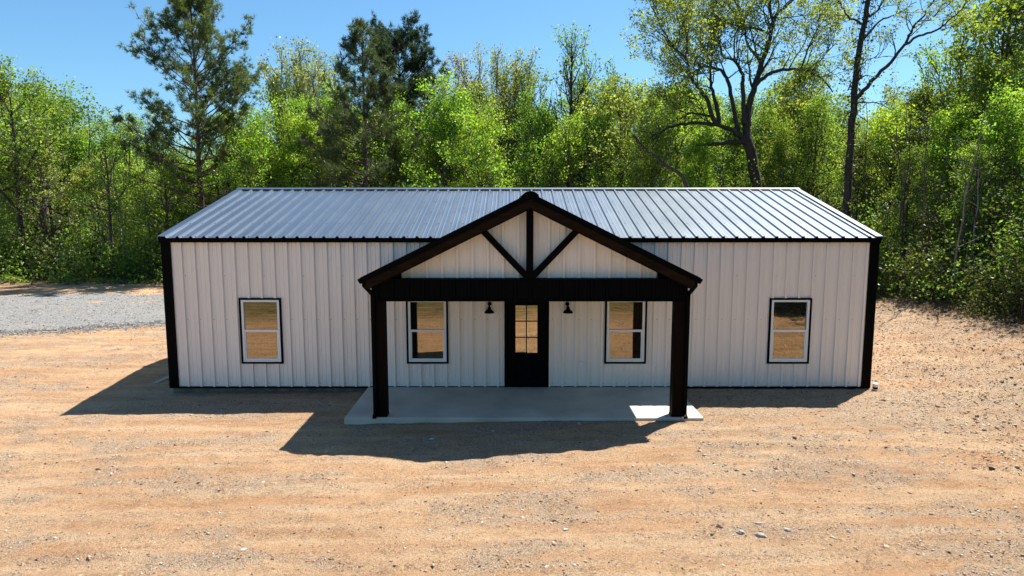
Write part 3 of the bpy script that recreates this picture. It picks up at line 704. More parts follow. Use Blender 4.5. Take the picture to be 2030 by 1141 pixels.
class Tree:
    """collects branch tubes (wood) and leaf or needle points for one tree; z up, base at origin"""
    def __init__(s): s.wv = []; s.wf = []; s.n = 0; s.lv = []; s.lf = []; s.lt = []; s.ln = 0
    def limb(s, pts, r0, r1, sides=6):
        pts = np.asarray(pts); t = np.linspace(0, 1, len(pts)); V, F = tube_np(pts, r0 + (r1 - r0) * t ** .8, sides)
        s.wv.append(V); s.wf.append(F + s.n); s.n += len(V)
    def leaves(s, C, size, tint, flat=.0):
        """rhombic folded leaves centred at C"""
        n = len(C)
        if n == 0: return
        d = rng.normal(size=(n, 3)); d[:, 2] *= .8; d /= np.linalg.norm(d, axis=1)[:, None]
        q = rng.normal(size=(n, 3)); u = np.cross(d, q); u /= np.linalg.norm(u, axis=1)[:, None] + 1e-9; w = np.cross(d, u)
        L_ = (size * np.clip(np.exp(.36 * rng.standard_normal(n)), .4, 1.5))[:, None]; W = L_ * (.45 + .25 * rng.random((n, 1)))
        V = np.stack([C - d * L_ * .5, C + u * W * .5 + w * L_ * .12, C + d * L_ * .5, C - u * W * .5 + w * L_ * .12], 1)
        s.lv.append(V.reshape(-1, 3)); s.lf.append((np.arange(n * 4).reshape(n, 4)) + s.ln); s.ln += 4 * n
        s.lt.append(np.repeat(np.clip(tint, 0, 1), 4))
    def needles(s, P, D, length, tint, k=22, spread=.85, width=.016):
        """tufts of k needles at points P pointing along D"""
        n = len(P); d = np.repeat(D, k, 0) + spread * rng.normal(size=(n * k, 3)); d /= np.linalg.norm(d, axis=1)[:, None]
        p = np.repeat(P, k, 0) + .03 * rng.normal(size=(n * k, 3)); u = np.cross(d, rng.normal(size=(n * k, 3))); u /= np.linalg.norm(u, axis=1)[:, None] + 1e-9
        L_ = (length * (.6 + .6 * rng.random(n * k)))[:, None]
        V = np.stack([p - u * width, p + u * width, p + d * L_ + u * width * .4, p + d * L_ - u * width * .4], 1)
        s.lv.append(V.reshape(-1, 3)); s.lf.append(np.arange(n * k * 4).reshape(-1, 4) + s.ln); s.ln += 4 * n * k; s.lt.append(np.repeat(np.repeat(np.clip(tint, 0, 1), k), 4))
    def meshes(s):
        w = mesh('trunk', np.vstack(s.wv), np.vstack(s.wf), True)
        c = mesh('crown', np.vstack(s.lv), np.vstack(s.lf), False, np.concatenate(s.lt)) if s.lv else None
        return w, c

def rdir(d, ang, az=None):
    d = d / np.linalg.norm(d); q = rng.normal(size=3); u = np.cross(d, q); u /= np.linalg.norm(u)
    return d * math.cos(ang) + u * math.sin(ang)
def grow(T, p, d, L, r, level, maxl, cfg):
    n = 5; pts = [p]; dd = d / np.linalg.norm(d)
    for i in range(n - 1):
        dd = dd + np.array([0, 0, cfg.get('up', .1)]) + cfg.get('wob', .16) * rng.normal(size=3); dd /= np.linalg.norm(dd)
        pts.append(pts[-1] + dd * L / (n - 1))
    pts = np.array(pts); T.limb(pts, r, r * .45 if level < maxl else r * .3, 6 if level == 0 else (5 if level == 1 else 3))
    if level >= maxl:
        if rng.random() < cfg.get('skip', 0): return
        m = cfg['leaves']; k = rng.integers(0, 3, m) + 2; C = pts[np.minimum(k, n - 1)] + rng.normal(size=(m, 3)) * cfg['clump'] * np.array([1, 1, .7])
        T.leaves(C, cfg['size'], np.clip(cfg.get('tint', .5) + .22 * rng.normal() + .12 * rng.normal(size=m), 0, 1))
        return
    nb = cfg['nb'][level]
    for j in range(nb):
        t = (.35 + .65 * (j + rng.random()) / nb); x = t * (n - 1); i = min(int(x), n - 2); q = pts[i] + (pts[i + 1] - pts[i]) * (x - i)
        tang = pts[i + 1] - pts[i]
        grow(T, q, rdir(tang, math.radians(rng.uniform(28, 68))), L * rng.uniform(.45, .72), max(.006, r * .5), level + 1, maxl, cfg)
    grow(T, pts[-1], pts[-1] - pts[-2], L * .55, r * .42, level + 1, maxl, cfg)

def broadleaf(h, rad, low=.25, limbs=12, cfg=None, lean=0, fork=False):
    """a trunk with limbs whose length follows a rounded crown; cfg: leaf settings"""
    T = Tree(); c = dict(leaves=26, clump=.26, size=.15, nb=(3, 3), up=.12, wob=.16); c.update(cfg or {})
    m = 9; z = np.linspace(0, h * .93, m); tr = np.stack([lean * (z / h) ** 1.5 + np.cumsum(rng.normal(0, .02 * h / 10, m)), np.cumsum(rng.normal(0, .02 * h / 10, m)), z], -1); tr[0] = 0; tr[0, 2] = -.1
    r = .016 * h + .03; T.limb(tr, r, .03, 8)
    for k in range(limbs):
        t = low + (1 - low) * ((k + .5 * rng.random()) / limbs) ** .85; zz = t * h * .93
        p = np.array([np.interp(zz, z, tr[:, 0]), np.interp(zz, z, tr[:, 1]), zz])
        s = (t - low) / (1 - low); rr = rad * math.sqrt(max(.10, 1 - ((s - .32) / .74) ** 2))
        a = k * 2.4 + rng.random(); el = math.radians(rng.uniform(0, 28) + 55 * s ** 1.5)
        grow(T, p, np.array([math.cos(a) * math.cos(el), math.sin(a) * math.cos(el), math.sin(el)]), rr * rng.uniform(.45, 1.05), r * (1 - t) * .55 + .02, 0, c.get('depth', 2), c)
    return T.meshes()

def vase(h, spread, stems, cfg):
    """upright open tree: stems fan out of a short trunk and rise, with fine ascending twigs"""
    T = Tree(); c = dict(leaves=10, clump=.16, size=.11, nb=(2,), up=.22, wob=.14); c.update(cfg)
    fk = np.array([0, 0, h * rng.uniform(.34, .42)]); r = .015 * h + .02; T.limb(smooth_line([(0, 0, -.1), (.05, .03, fk[2] * .5), tuple(fk)], 4, .01), r, r * .8, 8)
    for k in range(stems):
        a = k * 6.283 / stems + rng.random(); rr = spread * rng.uniform(.45, 1.0) if k else .15; top = h * rng.uniform(.82, 1.0) if k else h
        e = np.array([rr * math.cos(a), rr * math.sin(a), top]); b = fk * rng.uniform(.8, 1.15)
        L_ = smooth_line([b, b + (e - b) * .3 + np.array([rr * .22 * math.cos(a), rr * .22 * math.sin(a), 0]), b + (e - b) * .65 + np.array([rr * .16 * math.cos(a), rr * .16 * math.sin(a), 0]), e], 5, .03); T.limb(L_, r * .55, .012, 5)
        for q in range(c.get('side', 13)):
            f = .22 + .78 * (q + rng.random()) / c.get('side', 13); x = f * (len(L_) - 1); i = min(int(x), len(L_) - 2); p = L_[i] + (L_[i + 1] - L_[i]) * (x - i)
            d = rdir(L_[i + 1] - L_[i], math.radians(rng.uniform(25, 55))) + np.array([0, 0, .35]); grow(T, p, d, h * rng.uniform(.07, .15) * (1.15 - .6 * f), .022, 0, 1, c)
    return T.meshes()

def pine(h, low, width, whorls, cfg):
    """open grown pine: straight trunk, whorls of curving branches with needle tufts at the ends"""
    T = Tree(); m = 10; z = np.linspace(0, h, m); tr = np.stack([np.cumsum(rng.normal(0, .035, m)), np.cumsum(rng.normal(0, .035, m)), z], -1); tr[0] = (0, 0, -.1)
    r = cfg.get('r', .22); T.limb(tr, r, .03, 9)
    P = []; D = []
    for k in range(whorls):
        t = low + (1 - low) * (k / whorls); zz = t * h; s = (t - low) / (1 - low)
        for b in range(cfg.get('per', 5)):
            a = rng.random() * 6.283; L = width(s) * rng.uniform(.65, 1.1); el = math.radians(cfg.get('el0', 5) + cfg.get('el1', 45) * s + rng.uniform(-10, 10))
            p = np.array([np.interp(zz, z, tr[:, 0]), np.interp(zz, z, tr[:, 1]), zz + rng.uniform(-.2, .2)])
            d = np.array([math.cos(a) * math.cos(el), math.sin(a) * math.cos(el), math.sin(el)]); n = 6; pts = [p]
            for i in range(n - 1): d = d + np.array([0, 0, cfg.get('sweep', .09)]) + .1 * rng.normal(size=3); d /= np.linalg.norm(d); pts.append(pts[-1] + d * L / (n - 1))
            pts = np.array(pts); T.limb(pts, max(.02, r * .33 * (1 - s * .75)), .012, 5)
            bare = s < cfg.get('bare', .0) and rng.random() < .75
            for q in range(int(cfg.get('twigs', 7) * (.6 + L / 3))):
                f = rng.uniform(.35, 1); x = f * (n - 1); i = min(int(x), n - 2); o = pts[i] + (pts[i + 1] - pts[i]) * (x - i)
                td = rdir(pts[i + 1] - pts[i], math.radians(rng.uniform(20, 65))) + np.array([0, 0, .25]); td /= np.linalg.norm(td)
                tl = rng.uniform(.3, .9) * (.5 + .35 * L / 3); T.limb(np.array([o, o + td * tl * .5 + .03 * rng.normal(size=3), o + td * tl]), .014, .007, 3)
                if bare and rng.random() < .8: continue
                for g in range(cfg.get('tufts', 3)):
                    P.append(o + td * tl * rng.uniform(.55, 1.05) + .10 * rng.normal(size=3)); D.append(td + .5 * rng.normal(size=3) + np.array([0, 0, .3]))
            if not bare: P.append(pts[-1]); D.append(pts[-1] - pts[-2])
    P = np.array(P); D = np.array(D); D /= np.linalg.norm(D, axis=1)[:, None]
    T.needles(P, D, cfg.get('nl', .24), .5 + .2 * rng.normal(size=len(P)), cfg.get('k', 18), cfg.get('spread', .8), cfg.get('w', .011))
    return T.meshes()

def plant(name, protos, mats, loc, label, cat='tree', group=None, rot=None, sc=1.0, sz=None, part=('trunk', 'crown')):
    e = empty(name, loc, label, cat, group); e.rotation_euler = (0, 0, random.uniform(0, 6.28) if rot is None else rot); e.scale = (sc, sc, sc if sz is None else sz)
    w, c = protos
    if mats[0] is None: pass
    o = link(part[0], w, None, e)
    if len(w.materials) == 0: w.materials.append(M[mats[0]])
    if c is not None:
        oc = bpy.data.objects.new(part[1], c); COL.objects.link(oc); oc.parent = e
        if len(c.materials) == 0: c.materials.append(M[mats[1]])
        elif c.materials[0] != M[mats[1]]:
            oc.material_slots[0].link = 'OBJECT'; oc.material_slots[0].material = M[mats[1]]
    return e

def norm(protos, h):
    """scale a tree's meshes so that its top stands at height h"""
    z = []
    for me in protos:
        a = np.zeros(len(me.vertices) * 3, np.float32); me.vertices.foreach_get('co', a); z.append(a)
    k = h / np.percentile(z[1][2::3], 99.7)
    for me, a in zip(protos, z): me.vertices.foreach_set('co', a * k); me.update()
    return protos
def spot(px, dist): return np.array([CAM.x + (px - 1015) / FPX * dist * .9925, dist + CAM.y])
def hgt(py, dist): return CAM.z + dist * math.tan(math.atan((570.5 - py) / FPX) - PITCH)

# prototypes, unit designs about 10 m tall
PROTO = {}
PROTO['bush1'] = broadleaf(10, 3.3, .10, 24, dict(leaves=40, clump=.25, size=.135, nb=(3, 3), up=.06))
PROTO['bush2'] = broadleaf(10, 3.8, .14, 26, dict(leaves=40, clump=.27, size=.135, nb=(3, 3), up=.04))
PROTO['bush3'] = broadleaf(10, 2.9, .10, 24, dict(leaves=40, clump=.24, size=.13, nb=(3, 3), up=.08))
PROTO['bush4'] = broadleaf(10, 3.5, .18, 22, dict(leaves=30, clump=.19, size=.125, nb=(4, 3), up=.10, wob=.22))
PROTO['tall1'] = broadleaf(10, 3.0, .32, 20, dict(leaves=32, clump=.22, size=.125, nb=(3, 3), up=.10))
PROTO['tall2'] = broadleaf(10, 2.7, .36, 17, dict(leaves=24, clump=.17, size=.12, nb=(4, 3), up=.14, wob=.2))
PROTO['open1'] = vase(10, 2.3, 10, dict(leaves=13, clump=.15, size=.105, side=19))
PROTO['open2'] = vase(10, 2.0, 9, dict(leaves=12, clump=.14, size=.10, side=19))
PROTO['open3'] = vase(10, 2.2, 11, dict(leaves=18, clump=.16, size=.11, side=19))
PROTO['lone'] = broadleaf(10, 1.9, .38, 24, dict(leaves=5, clump=.12, size=.11, nb=(3, 2), up=.2, wob=.12))
PROTO['sap1'] = broadleaf(10, 2.2, .2, 18, dict(leaves=26, clump=.19, size=.12, nb=(3, 2), up=.12))

for _k in PROTO: norm(PROTO[_k], 10)
# ---- pines
pA = pine(1.0 * hgt(-22, 41), .22, lambda s: float(np.interp(s, [0, .25, .5, .7, .85, 1], [4.0, 4.3, 4.7, 4.2, 2.9, .8])), 19, dict(r=.25, per=5, el0=2, el1=50, bare=.28, twigs=9, tufts=4, nl=.24, k=17, w=.012, spread=.75))
norm(pA, hgt(-18, 41)); s = spot(400, 41); plant('pine_tree', pA, ('bark_pine', 'needle'), (s[0], s[1], 0), 'tall open pine with a straight dark trunk rising behind the left roof end', 'pine tree', rot=.6)
pB = pine(hgt(42, 40), .24, lambda s: float(np.interp(s, [0, .3, .55, .8, 1], [3.8, 4.0, 2.7, 1.2, .3])), 17, dict(r=.20, per=5, el0=-4, el1=48, bare=.10, twigs=7, tufts=3, nl=.27, k=17, w=.012))
norm(pB, hgt(42, 40)); s = spot(728, 40); plant('pine_tree', pB, ('bark_pine', 'needle_mid'), (s[0], s[1], 0), 'dense green pine with a pointed top, left of the round-headed pine', 'pine tree', rot=1.2)
pC = pine(hgt(36, 47), .58, lambda s: 3.4 * math.sqrt(max(.08, 1 - ((s - .45) / .68) ** 2)), 12, dict(r=.23, per=7, el0=0, el1=48, bare=.0, twigs=9, tufts=4, nl=.26, k=18, w=.013))
norm(pC, hgt(32, 47)); s = spot(795, 47); plant('pine_tree', pC, ('bark_pine', 'needle_dark'), (s[0], s[1], 0), 'dark pine with a bare trunk and a round head high above the wood', 'pine tree', rot=.3)

# ---- big oak right of centre, limbs laid out as they grow in the photograph, spread in depth
def custom(base_px, dist, lines, leafcfg, jitter=2.2):
    y0 = dist + CAM.y; T = Tree(); b = px2w(base_px, 400, y0); origin = np.array([b[0], y0, 0.0]); ends = []
    for (pts, r0, r1, dy0, dy1, sub) in lines:
        n = len(pts); W = []
        for i, (a, c) in enumerate(pts):
            dy = dy0 + (dy1 - dy0) * i / (n - 1); q = px2w(a, c, y0 + dy); W.append(q - origin)
        L_ = smooth_line(W, 4, .025); T.limb(L_, r0, r1, 7 if r0 > .1 else 5)
        if sub:
            for j in range(sub):
                f = rng.uniform(.35, 1); x = f * (len(L_) - 1); i = min(int(x), len(L_) - 2); ends.append((L_[i], L_[i + 1] - L_[i], max(.018, (r0 + (r1 - r0) * f) * .45)))
    for p, d, r in ends:
        dd = rdir(d, math.radians(rng.uniform(30, 75))) + np.array([0, 0, .45]); grow(T, p, dd, leafcfg['L'] * rng.uniform(.6, 1.2), r, 0, leafcfg.get('depth', 2), leafcfg)
    return T.meshes(), origin
c2 = lambda L_: [(1230 + a / 2.853, b / 2.853) for a, b in L_]
oak = [(c2([(780, 1250), (765, 1040), (740, 880), (715, 790)]), .34, .30, 0, 0, 0),
       (c2([(715, 800), (715, 700), (725, 600), (760, 480), (800, 350), (840, 220), (870, 100), (920, 50), (985, -10)]), .26, .06, 0, 1.5, 16),
       (c2([(755, 490), (830, 420), (950, 390), (1060, 400), (1150, 455), (1200, 520)]), .13, .035, .4, -2.0, 9),
       (c2([(1020, 395), (1060, 280), (1110, 170), (1120, 100)]), .06, .02, -1, -1.6, 9),
       (c2([(1080, 405), (1150, 320), (1215, 250)]), .05, .015, -1.4, -2, 6),
       (c2([(700, 785), (640, 740), (560, 710), (450, 695), (340, 700), (250, 730), (170, 780)]), .17, .04, 0, -2.4, 10),
       (c2([(715, 800), (620, 805), (520, 815), (430, 820)]), .17, .09, 0, -1.2, 0),
       (c2([(560, 712), (540, 590), (515, 490), (512, 400), (520, 260), (500, 120)]), .14, .03, -.7, 1.0, 12),
       (c2([(540, 700), (490, 570), (440, 490), (390, 430), (370, 330), (300, 270), (230, 190)]), .14, .03, -.9, -2.5, 14),
       (c2([(670, 760), (640, 600), (610, 470), (580, 410), (520, 380), (440, 390), (380, 430), (300, 490)]), .15, .03, 0, 2.0, 12),
       (c2([(702, 700), (690, 500), (690, 420), (640, 340), (580, 315), (560, 220), (540, 60)]), .15, .03, 0, 2.2, 14),
       (c2([(845, 190), (770, 160), (690, 150), (620, 130), (520, 80)]), .09, .025, 1, .2, 8),
       (c2([(800, 350), (720, 250), (690, 110), (640, -20)]), .10, .03, .8, 2.4, 10),
       (c2([(515, 655), (430, 640), (350, 630), (310, 590), (250, 560)]), .08, .02, -.9, -2.6, 6),
       (c2([(860, 120), (840, 0), (800, -120)]), .08, .03, 1.2, 1.4, 10),
       (c2([(300, 270), (220, 130), (180, 40)]), .05, .02, -2.2, -2.8, 8),
       (c2([(370, 330), (380, 200), (330, 60)]), .05, .02, -2.0, -1.2, 9)]
mo, org = custom(1498, 40, oak, dict(L=2.1, leaves=20, clump=.16, size=.125, nb=(3, 3), up=.10, wob=.2, tint=.5, skip=.15))
o = plant('oak_tree', mo, ('bark_dark', 'leaf_olive'), org, 'large spreading oak with arching dark limbs behind the right half of the roof', 'oak tree', rot=0)
c4 = lambda L_: [(1640 + a / 3.169, b / 3.169) for a, b in L_]
tall = [(c4([(120, 1400), (130, 1140), (150, 900), (165, 620), (190, 380), (225, 190), (260, 0), (275, -120)]), .21, .10, 0, .3, 2),
        (c4([(180, 620), (280, 510), (400, 390), (490, 270), (530, 180), (610, 90), (680, -20)]), .11, .03, 0, -1.2, 7),
        (c4([(485, 280), (600, 215), (700, 185), (760, 130), (850, 50), (880, -20)]), .07, .02, -.7, -1.6, 7),
        (c4([(235, 235), (330, 130), (430, 90), (560, 10)]), .07, .02, .2, 1.2, 6), (c4([(262, 100), (320, 60), (360, -20)]), .08, .03, .2, .6, 3),
        (c4([(210, 150), (130, 100), (90, 40), (60, -20)]), .06, .02, .2, -.6, 4), (c4([(540, 178), (640, 120), (720, 60), (810, -10)]), .04, .015, -.9, -.3, 5),
        (c4([(205, 400), (280, 365), (380, 355)]), .03, .012, 0, .6, 4), (c4([(190, 645), (330, 650), (420, 690)]), .04, .012, 0, -.8, 4)]
me_, org = custom(1678, 34, tall, dict(L=.9, leaves=6, clump=.14, size=.10, nb=(3, 2), up=.05, wob=.2, tint=.4))
e = plant('tall_tree', me_, ('bark_dark', 'leaf_olive'), org, 'tall dark thinly leaved tree leaning right beside the right roof end', 'tree', rot=0)
# vine along its trunk
T = Tree(); P = []
for f in np.linspace(0, 1, 1500):
    q = np.interp(f, np.linspace(0, 1, 7), [130, 150, 165, 190, 225, 260, 275]), np.interp(f, np.linspace(0, 1, 7), [1140, 900, 620, 380, 190, 0, -120])
    w = px2w(1640 + q[0] / 3.169, q[1] / 3.169, 34 + CAM.y) - org; P.append(w + rng.normal(size=3) * np.array([.30, .25, .1]) * (1 if rng.random() < .7 else 1.6))
T.leaves(np.array(P), .12, .5 + .25 * rng.normal(size=len(P)))
for k in range(26):
    b = P[int(rng.uniform(300, 1400))]; l = rng.uniform(.8, 2.5); T.limb(np.array([b, b + np.array([rng.normal() * .2, rng.normal() * .2, -l * .5]), b + np.array([rng.normal() * .3, rng.normal() * .3, -l])]), .012, .008, 3)
wv, wc = T.meshes(); link('vine_stems', wv, 'bark_dark', e); link('vine_leaves', wc, 'vine', e)

# ---- individually recognisable trees: (px, top py, distance, prototype, bark, leaf, label, extra width)
TREES = [
 (600, 74, 50, 'open1', 'bark_pale', 'leaf_pale', 'thin yellow-green tree top left of the dark pointed pine', .95),
 (640, 95, 54, 'open2', 'bark_pale', 'leaf_pale', 'second thin yellow-green tree half hidden by the dark pointed pine', .9),
 (570, 140, 47, 'tall2', 'bark_dark', 'leaf_dark', 'dark olive rounded tree between the left pine and the thin yellow-green tree', .8),
 (905, 106, 54, 'open1', 'bark', 'leaf_bronze', 'bronze-tinged tree rising just right of the round-headed pine', .95),
 (985, 90, 50, 'open2', 'bark_pale', 'leaf_pale', 'pale bare-stemmed tree over the middle of the roof', .95),
 (1030, 100, 52, 'open3', 'bark_pale', 'leaf_mid', 'slim green tree leaning against the pale bare-stemmed one', .8),
 (1130, 48, 44, 'lone', 'bark_dark', 'leaf_mid', 'narrow tall tree with dark stem standing alone against the sky right of centre', .95),
 (1165, 120, 47, 'open3', 'bark_dark', 'leaf_mid', 'smaller thin tree at the right foot of the narrow tall one', .8),
 (880, 150, 41, 'bush1', 'bark', 'leaf_bright', 'bright green leafy tree in front of the round-headed pine', .95),
 (955, 205, 40, 'bush2', 'bark', 'leaf_bright', 'bright yellow-green bushy tree left of the porch peak', .75),
 (1055, 190, 42, 'bush3', 'bark', 'leaf_mid', 'mid green tree directly above the porch peak', .8),
 (1130, 225, 41, 'bush1', 'bark', 'leaf_bright', 'leafy green tree just right of the porch peak', .8),
 (1225, 150, 43, 'bush4', 'bark', 'leaf_olive', 'olive rounded tree touching the left side of the big oak', 1.0),
 (1290, 235, 40, 'bush2', 'bark', 'leaf_mid', 'green tree under the left limbs of the big oak', .8),
 (1385, 255, 39, 'bush3', 'bark', 'leaf_bright', 'bright leafy tree in the gap under the oak limbs', .75),
 (600, 200, 42, 'bush2', 'bark', 'leaf_bright', 'bright green tree between the two left pines, behind the roof', .9),
 (520, 215, 40, 'bush1', 'bark', 'leaf_bright', 'light green tree right of the left pine trunk', .8),
 (660, 235, 40, 'sap1', 'bark', 'leaf_pale', 'pale green sapling below the dark pointed pine', .9),
 (790, 250, 41, 'bush3', 'bark', 'leaf_dark', 'shadowed green tree between the two dark pines', .7),
 (455, 215, 44, 'tall1', 'bark', 'leaf_bright', 'light green tree seen through the left pine branches', .9),
 (330, 235, 41, 'bush1', 'bark', 'leaf_bright', 'bright green tree left of the left pine trunk', .8),
 (265, 215, 46, 'bush4', 'bark', 'leaf_olive', 'olive tree top at the low dip in the skyline on the left', .85),
 (130, 165, 47, 'bush2', 'bark', 'leaf_mid', 'round dark green tree left of the bare snag', 1.0),
 (40, 108, 42, 'tall2', 'bark_dark', 'leaf_mid', 'feathery green tree at the left edge of the picture', 1.05),
 (-60, 120, 41, 'tall1', 'bark_dark', 'leaf_mid', 'green tree cut off by the left edge of the picture', 1.0),
 (215, 240, 40, 'sap1', 'bark', 'leaf_mid', 'slim green tree right of the bare snag', .95),
 (85, 250, 42, 'sap1', 'bark_dark', 'leaf_pale', 'grey-green sapling leaning in the thicket on the far left', 1.0),
 (1580, 130, 44, 'tall1', 'bark', 'leaf_mid', 'green tree behind the right end of the oak', .8),
 (1610, 215, 40, 'sap1', 'bark', 'leaf_mid', 'slim crooked tree between the oak and the leaning dark tree', .9),
 (1545, 260, 40, 'bush1', 'bark', 'leaf_mid', 'shaded leafy tree right of the oak trunk', .75),
 (1760, 225, 37, 'bush2', 'bark', 'leaf_bright', 'bright green tree right of the leaning dark tree', .9),
 (1830, 190, 39, 'bush4', 'bark', 'leaf_olive', 'olive green tree in the skyline right of the leaning tree', .9),
 (1910, 60, 37, 'open1', 'bark_dark', 'leaf_mid', 'thin dark-stemmed tree near the top right corner', 1.1),
 (1975, -8, 35, 'tall1', 'bark_dark', 'leaf_mid', 'tall dark green tree nearest the top right corner', 1.1),
 (2060, -45, 34, 'tall1', 'bark_dark', 'leaf_mid', 'tall tree cut off by the right edge of the picture', 1.1),
 (1945, 140, 32, 'bush4', 'bark', 'leaf_mid', 'broad green tree filling the right skyline below the tall corner trees', .9),
 (1790, 215, 39, 'bush4', 'bark', 'leaf_olive', 'olive leafy tree behind the long right limb of the leaning tree', .9),
 (2025, 150, 30, 'bush2', 'bark', 'leaf_mid', 'full green tree at the right edge under the tall corner trees', .8),
 (940, 190, 48, 'bush4', 'bark', 'leaf_mid', 'green tree filling the skyline between the bronze tree and the pale bare-stemmed one', .75),
 (1085, 205, 48, 'bush4', 'bark', 'leaf_mid', 'green tree filling the skyline left of the narrow tall one', .7),
 (1880, 235, 31, 'bush3', 'bark', 'leaf_bright', 'bright leafy tree in the right-hand wood edge', .85),
 (1985, 215, 28, 'bush1', 'bark', 'leaf_bright', 'large sunlit yellow-green tree at the right edge above the bank', .85),
 (1700, 300, 36, 'bush3', 'bark', 'leaf_dark', 'shaded bushy tree behind the leaning dark trunk', .7),
 (1800, 330, 30, 'sap1', 'bark_pale', 'leaf_mid', 'pale-stemmed young tree standing in the right-hand wood edge', 1.0),
 (1930, 330, 27, 'sap1', 'bark', 'leaf_mid', 'young leafy tree nearest the house at the right wood edge', .95),
]
for (px, py, dist, pr, bk, lf, lab, wd) in TREES:
    s = spot(px, dist); h = hgt(py, dist) / 10 * 1.0
    plant('leafy_tree', PROTO[pr], (bk, lf), (s[0], s[1], float(gz(s[0], s[1])) - .05), lab, 'tree', 'trees of the wood round the house', None, h * wd, h)
# dead snag on the left
T = Tree(); T.limb(smooth_line([(0, 0, -.1), (.1, 0, 3), (.25, .1, 6), (.42, .1, 8.2), (.5, .1, 10.4)], 4, .02), .11, .015, 7)
T.limb(smooth_line([(.12, 0, 3.4), (.8, .2, 4.1), (1.3, .1, 4.4)], 3), .06, .02, 5); T.limb(smooth_line([(.1, 0, 3.2), (-.6, -.2, 4.4), (-.9, -.2, 6.0)], 3), .07, .02, 5); T.limb(smooth_line([(.42, .1, 8.2), (.75, .1, 9.0)], 3), .03, .01, 4); T.limb(smooth_line([(.3, .1, 7), (-.1, 0, 8.0), (-.15, 0, 8.8)], 3), .03, .008, 4)
s = spot(172, 44); plant('dead_tree', T.meshes(), ('bark_dark', None), (s[0], s[1], 0), 'dead leafless snag standing out against the sky on the left', 'dead tree', rot=0, sc=1.02, part=('trunk', 'crown'))
# leaning bare trunk right of the porch peak
y0 = 36 + CAM.y; a = px2w(1362, 385, y0); T = Tree()
L_ = [px2w(1395, 470, y0), px2w(1362, 372, y0), px2w(1315, 325, y0 + .4), px2w(1275, 292, y0 + .6), px2w(1255, 268, y0 + .8)]; org = np.array([L_[0][0], y0, 0]); L_ = [q - org for q in L_]; L_[0][2] = min(0, L_[0][2])
T.limb(smooth_line(L_, 4, .02), .13, .06, 7); T.limb(smooth_line([L_[2], L_[2] + np.array([.3, 0, .9]), L_[2] + np.array([.4, .1, 1.8])], 3), .05, .015, 5)
plant('leaning_trunk', T.meshes(), ('bark', None), org, 'bare grey-brown trunk leaning left under the big oak, just above the roof ridge', 'tree trunk', rot=0)

LM = [(-60, 'left picture edge'), (172, 'bare snag'), (290, 'dip in the skyline'), (400, 'tall left pine'), (500, 'left roof end'), (610, 'thin yellow-green tree'), (728, 'pointed pine'), (795, 'round-headed pine'), (905, 'bronze tree'), (985, 'pale bare-stemmed tree'), (1050, 'porch peak'),
      (1130, 'narrow tall tree'), (1310, 'leaning bare trunk'), (1490, 'big oak trunk'), (1590, 'right ridge end'), (1680, 'leaning dark tree'), (1745, 'right eave corner'), (1900, 'thin dark-stemmed tree'), (1990, 'tall corner tree'), (2100, 'right picture edge')]
TONE = {'leaf_mid': 'mid green', 'leaf_bright': 'bright green', 'leaf_olive': 'olive', 'bark_dark': 'dark', 'bark': 'brown', 'bark_pale': 'pale'}
def relabel(items, what):
    """items (px, tone, object): name each by its tone and the landmark nearest to it, counting from the left"""
    d = {}
    for px, tone, o in sorted(items, key=lambda t: t[0]):
        lp, ln = min(LM, key=lambda m: abs(m[0] - px)); d.setdefault((TONE[tone], 'left' if px < lp else 'right', ln), []).append(o)
    for (tn, sd, ln), os_ in d.items():
        for k, o in enumerate(os_):
            o['label'] = f'{tn} {what}, {sd} of the {ln}' + ('' if len(os_) == 1 else ', ' + ['first', 'second', 'third', 'fourth', 'fifth', 'sixth', 'seventh', 'eighth'][k] + ' from left')
deep = []; thin = []
# ---- crowded trees further back (nothing tells them apart)
for k in range(96):
    px = -150 + 2330 * (k + .8 * random.random()) / 96; dist = random.uniform(43, 62)
    base = np.interp(px, [-100, 100, 250, 420, 560, 700, 860, 1000, 1100, 1250, 1500, 1750, 1850, 2030, 2150], [170, 190, 270, 250, 190, 190, 200, 195, 215, 190, 170, 230, 240, 150, 100])
    s = spot(px, dist); h = hgt(base + random.uniform(-25, 80), dist) / 10
    pr, lf = random.choice(['bush1', 'bush2', 'bush4', 'bush3', 'tall1', 'tall2']), random.choice(['leaf_mid', 'leaf_bright', 'leaf_bright', 'leaf_olive', 'leaf_mid'])
    deep.append((px, lf, plant('woodland_tree', PROTO[pr], ('bark_dark', lf), (s[0], s[1], 0), '', 'tree', 'trees deep in the wood', None, h * random.uniform(.85, 1.15), h)))
relabel(deep, 'deep-wood tree')
# right-hand wood, past the right edge; nearest trees are added to darken the window's reflection
for (x, y, h) in ((18, 1, 9), (19.5, 5, 11), (18.5, -3.5, 10), (21, -8, 12), (23, 0, 13), (22, 8, 12), (20.5, -13, 11), (25, -5, 13), (26, -15, 13), (13.2, -9.6, 7), (15, -7.2, 8), (13.8, -12, 8), (12.4, -13.2, 7), (11.2, -10.6, 5), (12.0, -12.0, 6)):
    plant('woodland_tree', PROTO[random.choice(['bush1', 'bush2', 'bush3'])], ('bark_dark', 'leaf_mid'), (x, y, 0), 'leafy tree among the wood and added window-darkening trees past the right edge', 'tree', 'trees past the right edge', None, h / 10, h / 10)

for (x, y, h) in ((14.5, -15, 8), (17, -18, 9), (13, -19.5, 8), (20, -21, 11), (16, -24, 10)):  # unseen trees, added to give the right window a dark reflection
    plant('woodland_tree', PROTO[random.choice(['bush1', 'bush2', 'bush3'])], ('bark_dark', 'leaf_dark'), (x, y, 0), 'leafy tree among the wood and added window-darkening trees past the right edge', 'tree', 'trees past the right edge', None, h / 10, h / 10)
